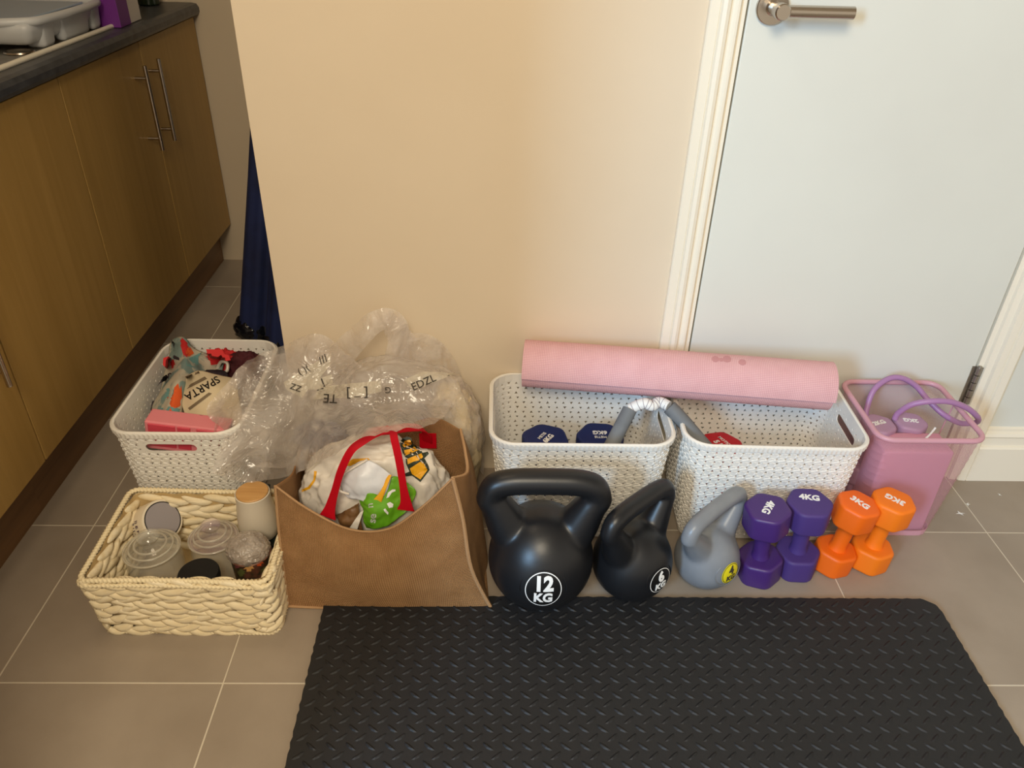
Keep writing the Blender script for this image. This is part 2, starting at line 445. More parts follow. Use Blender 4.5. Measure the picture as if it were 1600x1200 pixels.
def blob(name, c, r, m, parent=None, sub=5, amp=.2, fr=2.5, seed=0, ridged=True, squash=None, cut=None, rot=None, smooth=True):
    bm = bmesh.new(); bmesh.ops.create_icosphere(bm, subdivisions=sub, radius=1)
    c = Vector(c)
    for v in bm.verts:
        d = v.co.normalized(); q = d * fr + Vector((seed * 5.3, seed * 2.1, seed))
        if ridged: h = (1 - 2 * abs(noise.noise(q))) * .6 + (1 - 2 * abs(noise.noise(q * 2.1))) * .35 + (1 - 2 * abs(noise.noise(q * 4.7))) * .18 - .55
        else: h = noise.noise(q) + .4 * noise.noise(q * 2.3)
        s = 1 + h * amp
        p = Vector((d.x * r[0], d.y * r[1], d.z * r[2])) * s
        if squash: # squarer cross-section
            for k in (0, 1): p[k] = math.copysign(abs(p[k] / r[k]) ** squash * r[k], p[k])
        if rot: p = rot @ p
        p = p + c
        if cut is not None and p.z < cut: p.z = cut + (p.z - cut) * .02
        v.co = p
    o = mkbm(name, bm, m, parent, smooth=smooth)
    return o

# ------------------------------------------------------------------ the setting
WY = 1.505           # face of the main wall
# floor: grout bed with single tiles
T = 0.40164; X0 = -0.87709; Y0 = 1.29022
floor = box('floor', -2.1, 3.0, -1.9, 2.9, -.06, -.0008, MT['grout'])
setp(floor, 'beige grey ceramic tiled kitchen floor with pale grout lines', 'floor', kind='structure')
g = .0022
tb = bmesh.new(); box_bm(g / 2, T - g / 2, g / 2, T - g / 2, -.008, 0, .0008, 1, tb)
bmesh.ops.recalc_face_normals(tb, faces=tb.faces)
tme = bpy.data.meshes.new('floor_tile'); tb.to_mesh(tme); tb.free(); tme.materials.append(MT['tile'])
for i in range(-3, 9):
    for j in range(-7, 4):
        o = link('floor_tile', tme, None, floor); o.location = (X0 + i * T, Y0 + j * T, random.uniform(-.0004, 0))
# small chips of dried white paint on the floor beside the bin
for k, (x, y, s) in enumerate(((1500, 802, 1), (1512, 788, .7), (1562, 773, .5))):
    c = P(x, y, Z=.0006); vs = []
    n = 11
    for i in range(n):
        a = 2 * pi * i / n; r = (.009 if i % 3 == 0 else .003) * s
        vs.append((r * cos(a) * 1.4, r * sin(a), .0002))
    o = mk('paint_splash', vs + [(0, 0, .0008)], [(i, (i + 1) % n, n) for i in range(n)], MT['white_ink'], floor)
    o.location = c; o.rotation_euler[2] = k

wb = box('wall_back', -.463, .372, WY, WY + .12, 0, 2.4, MT['wall'])
setp(wb, 'plain cream painted wall behind the baskets', 'wall', kind='structure')
w2 = bmesh.new(); box_bm(1.17, 3.0, WY - .012, WY + .12, 0, 2.4, bm=w2); box_bm(.372, 1.17, WY, WY + .12, 2.05, 2.4, bm=w2)
setp(mkbm('wall_right', w2, MT['door']), 'pale painted wall past the hinge side of the door', 'wall', kind='structure')
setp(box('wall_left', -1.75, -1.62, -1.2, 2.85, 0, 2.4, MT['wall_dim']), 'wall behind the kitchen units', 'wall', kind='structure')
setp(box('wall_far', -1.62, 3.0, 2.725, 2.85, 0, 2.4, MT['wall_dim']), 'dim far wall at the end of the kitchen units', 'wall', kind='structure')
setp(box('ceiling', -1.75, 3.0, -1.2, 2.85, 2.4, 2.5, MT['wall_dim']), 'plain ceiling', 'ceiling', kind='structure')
# unseen wall, added only to keep window light off the left half
setp(box('light_block_wall', -1.62, -.575, .20, .30, 0, 2.4, MT['wall_dim']), 'unseen wall added to block window light from the left half', 'wall', kind='structure')

# door in the back wall
door = box('door_1', .4425, 1.106, WY - .002, WY + .038, .004, 2.04, MT['door'], bev=.002)
setp(door, 'flat off-white painted door with a steel lever handle', 'door', kind='structure')
back = box('door_gap', .430, 1.118, WY + .03, WY + .06, .0, 2.05, MT['dark']); back.parent = door
# lever handle
hc = Vector((.483, WY, 1.045))
hm = Matrix.Rotation(pi / 2, 4, 'X')
hp = lathe('door_handle', [(.0001, 0), (.0285, 0), (.0285, .0075), (.027, .009), (.013, .0095), (.0105, .012), (.0105, .042), (.0135, .044), (.0135, .066), (.0115, .068), (.0001, .068)], MT['steel'], door, xf=hm)
hp.location = (hc.x, WY - .002, hc.z)
hp['label'] = 'brushed steel round rose and neck'
lv = tube('lever', [(.006, -.054, 0), (.03, -.054, 0), (.08, -.054, 0), (.125, -.054, 0)], .0105, MT['steel'], hp, n=20, sm=2)
# left lining and architrave with a moulded profile
def moulding(name, prof, x, z0, z1, m, parent=None):
    """prof: (across, out) pairs; vertical piece"""
    vs, fs = [], []
    for z in (z0, z1):
        for (a, o_) in prof: vs.append((x + a, WY - o_, z))
    n = len(prof)
    for i in range(n): fs.append((i, (i + 1) % n, n + (i + 1) % n, n + i))
    fs.append(tuple(range(n))); fs.append(tuple(range(2 * n - 1, n - 1, -1)))
    o = mk(name, vs, fs, m, parent)
    bm = bmesh.new(); bm.from_mesh(o.data); bmesh.ops.recalc_face_normals(bm, faces=bm.faces); bm.to_mesh(o.data); bm.free()
    return o
arch = [(0, -.005), (0, .012), (.002, .0145), (.018, .0145), (.0195, .0125), (.0205, .0145), (.0225, .019), (.029, .0215), (.035, .019), (.038, .013), (.042, .012), (.045, .014), (.049, .017), (.053, .0165), (.056, .012), (.0575, .004), (.0575, -.005)]
t1 = moulding('trim_1', arch, .371, 0, 2.10, MT['trim'])
setp(t1, 'cream moulded door frame on the handle side of the door', 'door frame', kind='structure')
li = moulding('door_lining', [(0, -.03), (0, .006), (.009, .006), (.009, -.03)], .4285, 0, 2.05, MT['trim'], t1)
t2 = moulding('trim_2', [(.0, -.03), (0, .004), (.010, .006), (.0115, .014), (.024, .017), (.026, .026), (.040, .028), (.043, .022), (.047, .030), (.062, .032), (.066, .030), (.066, -.005)], 1.110, 0, 2.10, MT['trim'])
setp(t2, 'white moulded door frame on the hinge side of the door', 'door frame', kind='structure')
# steel butt hinge
hg = empty('hinge', (1.112, WY - .008, .214)); hg.parent = door
for k in range(5):
    tube('hinge_knuckle', [(0, 0, k * .02 + .001), (0, 0, k * .02 + .019)], .0062, MT['steel_dark'], hg, n=14, sm=1)
lathe('hinge_pin', [(.0001, .104), (.004, .103), (.0045, .1), (.0045, .098)], MT['steel_dark'], hg)
box('hinge_leaf', .004, .016, -.002, .003, 0, .1, MT['steel_dark'], hg)
box('hinge_leaf', -.014, -.004, .004, .0065, 0, .1, MT['steel_dark'], hg)
# skirting on the right: plain plinth with stepped top
def hmould(name, prof, x0, x1, m):
    vs, fs = [], []
    for x in (x0, x1):
        for (o_, z) in prof: vs.append((x, WY - o_, z))
    n = len(prof)
    for i in range(n): fs.append((i, (i + 1) % n, n + (i + 1) % n, n + i))
    fs.append(tuple(range(n))); fs.append(tuple(range(2 * n - 1, n - 1, -1)))
    return mk(name, vs, fs, m)
sk = hmould('baseboard_right', [(-.005, 0), (.032, 0), (.032, .098), (.029, .102), (.024, .104), (.024, .125), (.027, .131), (.024, .138), (.018, .142), (.018, .148), (.012, .152), (-.005, .152)], 1.176, 3.0, MT['trim'])
setp(sk, 'white stepped skirting board to the right of the door', 'skirting', kind='structure')

# ------------------------------------------------------------------ kitchen units
def cabinet(y0, y1, splits, handles, label):
    c = empty('kitchen_cabinet', (-1.012, y0, 0), label, 'cabinet')
    box('carcass', -.55, .03, 0.001, y1 - y0 - .001, .14, .838, MT['oak_dark'], c)
    box('plinth', -.02, 0, 0.0, y1 - y0, 0, .14, MT['oak_dark'], c)
    for k in range(len(splits) - 1):
        a, b = splits[k] - y0 + .0022, splits[k + 1] - y0 - .0022
        d = box('door', .032, .052, a, b, .146, .834, MT['oak'], c, bev=.001)
        hy = handles[k]
        if hy is None: continue
        z0, z1 = handles_z
        h = empty('handle', (0, 0, 0)); h.parent = d
        tube('handle_bar', [(.084, hy - y0, z0), (.084, hy - y0, z1)], .0055, MT['steel'], h, n=14, sm=1)
        for z in (z0 + .032, z1 - .032): tube('handle_post', [(.051, hy - y0, z), (.084, hy - y0, z)], .0045, MT['steel'], h, n=10, sm=1)
    return c
handles_z = (.565, .787)
cabinet(1.81, 2.72, (1.81, 2.264, 2.715), (2.195, 2.293), 'double door oak effect base unit at the far end with paired steel bar handles')
cabinet(1.336, 1.81, (1.336, 1.81), (None,), 'single door oak effect base unit under the dish rack, no handle showing')
handles_z = (.38, .60)
cabinet(.70, 1.336, (.70, 1.336), (1.27,), 'oak effect base unit nearest the camera, its bar handle barely in view')
wt = empty('worktop', (-1.62, .7, .838), 'dark grey laminate kitchen worktop running over the oak units', 'worktop')
prof = [(0, 0), (.66, 0), (.676, .004), (.68, .012), (.68, .024), (.674, .034), (.66, .037), (0, .037)]
vs = [(x, y, z) for y in (0, 2.022) for x, z in prof]; n = len(prof)
o = mk('worktop_slab', vs, [(i, (i + 1) % n, n + (i + 1) % n, n + i) for i in range(n)] + [tuple(range(n)), tuple(range(2 * n - 1, n - 1, -1))], MT['worktop'], wt)
bm = bmesh.new(); bm.from_mesh(o.data); bmesh.ops.recalc_face_normals(bm, faces=bm.faces); bm.to_mesh(o.data); bm.free()
# steel sink drainer with a raised edge
sk_ = empty('sink_drainer', (-1.5, 1.1, .875), 'stainless steel sink drainer set into the worktop with a bright raised edge', 'sink')
box('drainer_plate', 0, .50, 0, 1.10, .0005, .003, MT['steel_dark'], sk_, bev=.001)
tube('drainer_edge', [(.505, 0, .004), (.505, .5, .004), (.505, 1.12, .004)], .006, MT['trim'], sk_, n=10, sm=2)
lathe('drain_ring', [(.024, .002), (.027, .006), (.030, .006), (.032, .003)], MT['steel'], sk_, loc=(.457, .74, .001))
# grey plastic dish rack
rk = empty('dish_rack', (-1.085, 1.93, .879), 'pale grey plastic dish rack with cups moulded into its side on the drainer', 'dish rack')
def frust(bm, x, y, w0, d0, w1, d1, z0, z1, bev=.008):
    b = bmesh.new(); bmesh.ops.create_cube(b, size=1)
    for v in b.verts:
        t = v.co.z + .5
        v.co = Vector((x + v.co.x * (w0 + (w1 - w0) * t), y + v.co.y * (d0 + (d1 - d0) * t), z0 + (z1 - z0) * t))
    bmesh.ops.bevel(b, geom=list(b.edges), offset=bev, segments=3, affect='EDGES', profile=.5)
    join(bm, b)
bm = bmesh.new(); frust(bm, -.06, .06, .26, .30, .29, .33, .012, .058, .018)
smooth_angle(mkbm('rack_tub', bm, MT['rack'], rk), 40)
for (x, y, w, d) in ((.055, -.015, .055, .06), (.066, .115, .035, .15), (.06, .235, .04, .05), (-.03, -.09, .05, .05)):
    bm = bmesh.new(); frust(bm, x, y, w * .78, d * .85, w, d, 0, .058, .01)
    smooth_angle(mkbm('rack_cup', bm, MT['rack'], rk), 40)
rim = [(x, y, .060) for x, y in ((.09, .20), (.09, -.03), (.06, -.085), (-.05, -.115), (-.19, -.11), (-.21, -.06), (-.21, .22), (-.16, .26), (.05, .26))]
tube('rack_rim', rim, .009, MT['rack'], rk, n=8, closed=True, sm=4)
box('rack_tray', -.17, .06, -.07, .22, .058, .064, MT['rack_in'], rk, bev=.003)
# carton and bottle at the end of the worktop
ct = empty('carton', tuple(P(190, 40, Z=.876)), 'purple and white carton standing behind the dish rack on the worktop', 'box')
ct.rotation_euler[2] = radians(2)
cx = box('carton_body', -.07, .012, -.035, .115, .0005, .16, MT['box_white'], ct, bev=.001)
box('carton_side', -.07, .0132, -.037, .035, 0, .162, MT['box_purple'], ct, bev=.001)
bt = empty('bottle', tuple(P(243, 10, Z=.876) + Vector((-.03, .03, 0))), 'dark green glass bottle at the far end of the worktop', 'bottle')
lathe('bottle_body', [(.0001, 0), (.028, 0), (.032, .004), (.032, .15), (.026, .175), (.012, .2), (.0115, .25), (.0001, .25)], MT['bottle_green'], bt, n=28)
lathe('bottle_cap', [(.0135, .245), (.0135, .262), (.0001, .262)], MT['dark'], bt, n=24)

# ------------------------------------------------------------------ dark blue bundles in the recess
def bundle(base, top, r0, r1, label, seed):
    base, top = Vector(base), Vector(top)
    e = empty('rolled_fabric', tuple(base), label, 'fabric roll')
    ax = top - base; vs, fs = [], []
    n, k = 48, 40
    q = ax.to_track_quat('Z', 'Y').to_matrix()
    for j in range(k):
        t = j / (k - 1)
        for i in range(n):
            a = 2 * pi * i / n
            r = (r0 + (r1 - r0) * t) * (1 + .13 * noise.noise(Vector((cos(a) * 2.5, sin(a) * 2.5, seed + t))) + .06 * sin(a * 7 + seed))
            if j == 0: r *= .8
            vs.append(q @ Vector((r * cos(a), r * sin(a), 0)) + ax * t)
    for j in range(k - 1):
        for i in range(n): fs.append((j * n + i, j * n + (i + 1) % n, (j + 1) * n + (i + 1) % n, (j + 1) * n + i))
    fs.append(tuple(range(n - 1, -1, -1))); fs.append(tuple((k - 1) * n + i for i in range(n)))
    mk('cloth', vs, fs, MT['blue_cloth'], e, smooth=True)
    b = blob('foot_wrap', (0, 0, .045), (r0 * 1.08, r0 * 1.08, .045), MT['foot_film'], e, sub=4, amp=.25, fr=4, seed=seed)
    return e
MT['foot_film'] = mat('black_shiny_wrap', (14, 16, 24), .15, bump=1.0, bscale=45)
bundle((-.735, 2.13, .0), (-.50, 2.22, 1.25), .055, .05, 'dark blue rolled fabric with a shiny black wrapped foot, the one nearer the oak units', 1)
bundle((-.640, 2.02, .0), (-.43, 2.12, 1.2), .043, .040, 'dark blue rolled fabric half hidden behind the wall edge', 4)

# ------------------------------------------------------------------ black diamond-tread exercise mat
mx0, mx1, my0, my1, mh = -.327, .908, .43, 1.085, .012
def mat_outline():
    pts = []
    def arc(cx, cy, r, a0, a1, n=8):
        for i in range(n + 1):
            a = radians(a0 + (a1 - a0) * i / n); pts.append((cx + r * cos(a), cy + r * sin(a)))
    r = .035
    arc(mx1 - r, my1 - r, r, 0, 90); arc(mx0 + r, my1 - r, r, 90, 180); arc(mx0 + r, my0 + r, r, 180, 270); arc(mx1 - r, my0 + r, r, 270, 360)
    out = []
    for i in range(len(pts)):
        a, b = Vector(pts[i]), Vector(pts[(i + 1) % len(pts)])
        k = max(1, int((b - a).length / .01))
        for q in range(k):
            p = a.lerp(b, q / k); out.append(p)
    return [(p.x + .0012 * sin(p.y * 260), p.y + .0012 * sin(p.x * 230)) for p in out]
bm = bmesh.new(); ol = mat_outline()
f = bm.faces.new([bm.verts.new((x, y, 0.0005)) for x, y in ol])
ex = bmesh.ops.extrude_face_region(bm, geom=[f])
for v in ex['geom']:
    if isinstance(v, bmesh.types.BMVert): v.co.z = mh - .002
mroot = empty('exercise_mat', (.29, .75, 0), 'black foam exercise mat with raised tread bars laid in front of the weights', 'mat')
mo = mkbm('mat_base', bm, MT['mat'], mroot); mo.location = (-.29, -.75, 0)
vs, fs = [], []
px_, py_ = .0325, .0325
def bar(cx, cy, ang, L=.0122, wd=.0036, h=.0021):
    ca, sa = cos(ang), sin(ang); k = len(vs); z = mh - .002
    ring = []
    for i in range(8):
        a = 2 * pi * i / 8; ring.append((cos(a) * L, sin(a) * wd))
    ring2 = [(x * .55, y * .3) for x, y in ring]
    bend = .0016
    for (x, y), zz in [(p, z) for p in ring] + [(p, z + h) for p in ring2]:
        y += bend * (x / L) ** 2
        vs.append((cx + x * ca - y * sa, cy + x * sa + y * ca, zz))
    for i in range(8): fs.append((k + i, k + (i + 1) % 8, k + 8 + (i + 1) % 8, k + 8 + i))
    fs.append(tuple(k + 8 + i for i in range(8)))
iy = 0; y = my1 - .016
while y > my0 + .01:
    x = mx0 + .018 + (px_ / 2 if iy % 2 else 0)
    while x < mx1 - .014:
        cor = (abs(x - (mx1 - .03)) < .022 or abs(x - (mx0 + .03)) < .022) and y > my1 - .025
        if not cor: bar(x, y, radians(-38 if iy % 2 else 38))
        x += px_
    y -= py_ / 2; iy += 1
o = mk('tread_bars', vs, fs, MT['mat'], mroot); o.location = (-.29, -.75, 0); o['kind'] = 'stuff'

# ------------------------------------------------------------------ woven-look plastic baskets
BW, BD, BH = .384, .272, .28
def rr_path(w, d, r, ins=0):
    """rounded rectangle as list of (point, normal, s) helper: returns function of arc length"""
    a, b = w / 2 - r, d / 2 - r
    segs = [('l', Vector((-a, -d / 2)), Vector((a, -d / 2)), Vector((0, -1))), ('a', Vector((a, -b)), -90), ('l', Vector((w / 2, -b)), Vector((w / 2, b)), Vector((1, 0))), ('a', Vector((a, b)), 0),
            ('l', Vector((a, d / 2)), Vector((-a, d / 2)), Vector((0, 1))), ('a', Vector((-a, b)), 90), ('l', Vector((-w / 2, b)), Vector((-w / 2, -b)), Vector((-1, 0))), ('a', Vector((-a, -b)), 180)]
    lens = [(s[2] - s[1]).length if s[0] == 'l' else r * pi / 2 for s in segs]
    tot = sum(lens)
    def f(u):
        u = u % tot
        for s, L in zip(segs, lens):
            if u <= L + 1e-12:
                if s[0] == 'l': return s[1].lerp(s[2], u / L), s[3]
                a_ = radians(s[2] + 90 * u / L); nn = Vector((cos(a_), sin(a_)))
                return s[1] + nn * r, nn
            u -= L
    return f, tot
BF, BT = rr_path(BW - .012, BD - .012, .05)
def bmap(u, z, out=0):
    p, nn = BF(u)
    ins = .024 * (1 - z / BH)
    q = p - nn * (ins - out)
    return Vector((q.x, q.y, z))
NC, NR = 64, 20
cu = BT / NC; zlo, zhi = .012, .264; cv = (zhi - zlo) / NR
# slots sit on the short sides
slots = [(BT * 0 + (BW - .012 - .1) + .05 * pi / 2 + (BD - .012 - .1) / 2), ((BW - .012 - .1) * 2 + .05 * pi / 2 * 3 + (BD - .112) * 1.5)]
sv0, sv1 = NR - 3, NR - 1
def in_slot(i, j):
    if not sv0 <= j < sv1: return False
    for s in slots:
        c = s / cu
        if c - 2.9 <= i + .5 <= c + 2.9: return True
    return False
def basket_body():
    vs, fs = [], []
    def add(u, z, out=0): vs.append(bmap(u, z, out)); return len(vs) - 1
    for j in range(NR):
        off = .5 * cu if j % 2 else 0
        for i in range(NC):
            if in_slot(i, j): continue
            u0 = i * cu; u1 = u0 + cu; z0 = zlo + j * cv; z1 = z0 + cv
            a = [add(u0, z0), add(u1, z0), add(u1, z1), add(u0, z1)]
            uc = u0 + cu * (.5 if j % 2 else .28); zc = (z0 + z1) / 2; h = .0034 if (i + j) % 3 else .0040
            d = 1 if (i + j) % 2 else -1
            tri = [add(uc - h, zc - h * .7 * d), add(uc + h, zc - h * .7 * d), add(uc, zc + h * .9 * d)]
            if d < 0: # order counter-clockwise: need bottom-left, bottom-right, top style
                t = [tri[2], tri[1], tri[0]]   # bottom, top-right, top-left
                fs += [(a[0], a[1], t[0]), (a[1], a[2], t[1], t[0]), (a[2], a[3], t[2], t[1]), (a[3], a[0], t[0], t[2])]
            else:
                t = tri
                fs += [(a[0], a[1], t[1], t[0]), (a[1], a[2], t[2], t[1]), (a[2], a[3], t[2]), (a[3], a[0], t[0], t[2])]
    # slot surrounds
    for s in slots:
        cells = [i for i in range(NC) if s / cu - 2.9 <= i + .5 <= s / cu + 2.9]
        u0, u1 = min(cells) * cu, (max(cells) + 1) * cu; z0, z1 = zlo + sv0 * cv, zlo + sv1 * cv
        hw, hh = (u1 - u0) / 2 - .004, (z1 - z0) / 2 - .003; uc, zc = (u0 + u1) / 2, (z0 + z1) / 2
        N = 32; inner, outer = [], []
        for k in range(N):
            a = 2 * pi * (k + .5) / N; c_, s_ = cos(a), sin(a)
            inner.append(add(uc + math.copysign(hw - hh, c_) + hh * c_, zc + hh * s_))
            m_ = max(abs(c_) , abs(s_))
            outer.append(add(uc + (u1 - u0) / 2 * c_ / m_, zc + (z1 - z0) / 2 * s_ / m_))
        for k in range(N): q = (k + 1) % N; fs.append((outer[k], outer[q], inner[q], inner[k]))
    # plain bands top and bottom, and the base
    for (za, zb) in ((.006, zlo), (zhi, BH - .001)):
        for i in range(NC):
            fs.append((add(i * cu, za), add((i + 1) * cu, za), add((i + 1) * cu, zb), add(i * cu, zb)))
    base = [add(i * cu, .006, -.004) for i in range(NC)]
    fs.append(tuple(reversed(base)))
    for i in range(NC): fs.append((add(i * cu, .006, -.004), add((i + 1) * cu, .006, -.004), add((i + 1) * cu, .006), add(i * cu, .006)))
    return vs, fs
def basket_weave():
    vs, fs = [], []
    def strip(ua, za, ub, zb, w, h0=.0016, h1=.0004):
        du, dz = ub - ua, zb - za; L = math.hypot(du, dz); nx, nz = -dz / L * w / 2, du / L * w / 2
        k = len(vs)
        for (u, z, hh) in ((ua, za, h0), (ub, zb, h1)):
            for sgn, o_, sc in ((-1, -.0006, 1), (-1, hh, .6), (1, hh, .6), (1, -.0006, 1)):
                vs.append(bmap(u + sgn * nx * sc, z + sgn * nz * sc, o_))
        for a in range(3): fs.append((k + a, k + a + 1, k + 4 + a + 1, k + 4 + a))
        fs.append((k, k + 1, k + 2, k + 3)); fs.append((k + 7, k + 6, k + 5, k + 4))
    for j in range(NR):
        for i in range(NC):
            if in_slot(i, j): continue
            uo = .5 if j % 2 else .28
            uc = (i + uo) * cu; zc = zlo + (j + .5) * cv
            if not in_slot(i + 1, j): strip(uc + .0052, zc + .001, uc + cu - .0052, zc - .001, .0056, .0015, .0006)
            if j < NR - 1 and not in_slot(i, j + 1) and not in_slot(i + 1, j + 1):
                uo2 = .28 if j % 2 else .5
                u2 = (i + uo2 + (1 if uo2 < uo else 0)) * cu
                if abs(u2 - uc) < cu: strip(uc + .0005, zc + .0042, u2 - .0005, zc + cv - .0042, .0075, .0008, .0018)
    return vs, fs
def ring_sweep(prof, ribs=0):
    vs, fs = [], []
    N = 256
    for k in range(N):
        u = BT * k / N
        for (o_, z) in prof:
            e = .0006 * (1 if k % 2 else -1) if ribs and o_ > .004 and z < BH - .002 else 0
            vs.append(bmap(u, z, o_ + e))
    n = len(prof)
    for k in range(N):
        q = (k + 1) % N
        for i in range(n): fs.append((k * n + i, q * n + i, q * n + (i + 1) % n, k * n + (i + 1) % n))
    return vs, fs
bme = None
def basket(loc, rz, label):
    global bme
    e = empty('storage_basket', loc, label, 'basket', 'cream woven-look plastic baskets', rz)
    if bme is None:
        b = mk('basket_body', *basket_body(), MT['plastic_white'], e)
        bm = bmesh.new(); bm.from_mesh(b.data); bmesh.ops.remove_doubles(bm, verts=bm.verts, dist=.0002); bmesh.ops.recalc_face_normals(bm, faces=bm.faces); bm.to_mesh(b.data); bm.free()
        md = b.modifiers.new('s', 'SOLIDIFY'); md.thickness = .0022; md.offset = -1
        w = mk('woven_relief', *basket_weave(), MT['plastic_white'], e)
        r = mk('rim', *ring_sweep([(-.0025, BH - .006), (-.0025, BH), (.001, BH + .0015), (.0055, BH - .001), (.006, BH - .004), (.0055, BH - .013), (.0035, BH - .0145), (.003, BH - .004)], 1), MT['plastic_white'], e)
        bme = (b, w, r)
    else:
        for s in bme:
            c = s.copy(); COL.objects.link(c); c.parent = e
    return e
A_ = basket((.186, 1.368, 0), 0, 'cream woven-look plastic basket holding the two navy dumbbells')
B_ = basket((.586, 1.366, 0), radians(-1.5), 'cream woven-look plastic basket holding the single red dumbbell')
C_ = basket((-.641, 1.447, 0), radians(90), 'cream woven-look plastic basket filled with floral and striped cloths beside the wall end')

# ------------------------------------------------------------------ hex dumbbells
def hex_head(R, h, z0, bev):
    b = bmesh.new()
    r = bmesh.ops.create_cone(b, cap_ends=True, segments=6, radius1=R, radius2=R, depth=h)
    side = [e for e in b.edges if abs(e.verts[0].co.z - e.verts[1].co.z) > h * .5]
    bmesh.ops.bevel(b, geom=side, offset=R * .22, segments=3, affect='EDGES', profile=.5)
    for v in b.verts: v.co.z += z0 + h / 2
    caps = [e for e in b.edges if abs(e.verts[0].co.z - e.verts[1].co.z) < 1e-5]
    bmesh.ops.bevel(b, geom=caps, offset=bev, segments=4, affect='EDGES', profile=.55)
    return b
def dumbbell(loc, rz, R, L, m, label, txt=None, tsize=.022, trot=0, tm=None, tilt=(0, 0), hh=None, group=None, txt2=None, rh=.0155, tup=0):
    e = empty('hex_dumbbell', loc, label, 'dumbbell', group)
    e.rotation_euler = (tilt[0], tilt[1], rz)
    hh = hh or L * .30
    smooth_angle(mkbm('weight_head', hex_head(R, hh, 0, .007), m, e), 60)
    smooth_angle(mkbm('weight_head', hex_head(R, hh, L - hh, .007), m, e), 60)
    lathe('grip', [(rh * 1.25, hh - .004), (rh * 1.12, hh + .006), (rh, hh + .014), (rh * 1.06, L / 2), (rh, L - hh - .014), (rh * 1.12, L - hh - .006), (rh * 1.25, L - hh + .004)], m, e, n=28)
    if txt:
        Mx = Matrix.Translation((0, 0, L + .0003)) @ Matrix.Rotation(trot - rz, 4, 'Z') @ Matrix.Translation((0, tup, 0))
        o = put_text('lettering', txt, tsize, Mx, tm or MT['white_ink'], e, bold=.04)
        if txt2:
            put_text('lettering', txt2, tsize * .62, Mx @ Matrix.Translation((0, tsize * .95, 0)), tm or MT['white_ink'], e, bold=.01)
    return e
D = radians
GD = 'hex dumbbells standing on end in front of the baskets'
dumbbell((.566, 1.158, 0), D(8), .049, .191, MT['purple'], 'glossy deep purple 4kg dumbbell standing beside the grey kettlebell', '4KG', .021, D(-125), tilt=(0, D(-5)), group=GD, tup=0)
dumbbell((.648, 1.176, 0), D(25), .049, .192, MT['violet'], 'matt violet 4kg dumbbell standing between the deep purple one and an orange one', '4KG', .021, D(-12), tilt=(0, D(-3)), group=GD, tup=.012)
dumbbell((.728, 1.186, 0), D(-12), .046, .182, MT['orange'], 'deeper orange 3kg dumbbell standing next to the violet one', '3KG', .021, D(-50), tilt=(0, D(6)), group=GD)
dumbbell((.812, 1.194, 0), D(-8), .046, .182, MT['orange2'], 'lighter orange 3kg dumbbell standing at the end of the row by the pink bin', '3KG', .021, D(138), tilt=(0, D(3.5)), group=GD)
c = P(852, 683, Z=.205)
dumbbell((c.x, c.y, .008), D(10), .056, .197, MT['navy'], 'navy 6kg dumbbell standing on end, lettering slanting up, in the basket beside the jute bag', '6KG', .017, D(55), txt2='METIS', group='navy dumbbells inside the basket', tup=-.008)
c = P(938, 680, Z=.205)
dumbbell((c.x, c.y, .008), D(25), .056, .197, MT['navy'], 'navy 6kg dumbbell standing on end behind the grey foam bar, lettering upside down', '6KG', .017, D(180), txt2='METIS', group='navy dumbbells inside the basket', tup=-.010)
c = P(1128, 692, Z=.19)
dumbbell((c.x, c.y, .008), D(-18), .052, .18, MT['red'], 'red 5kg dumbbell standing on end in the basket next to the pink bin', '5 kg', .018, D(-62), txt2='MOTION', tup=-.006)

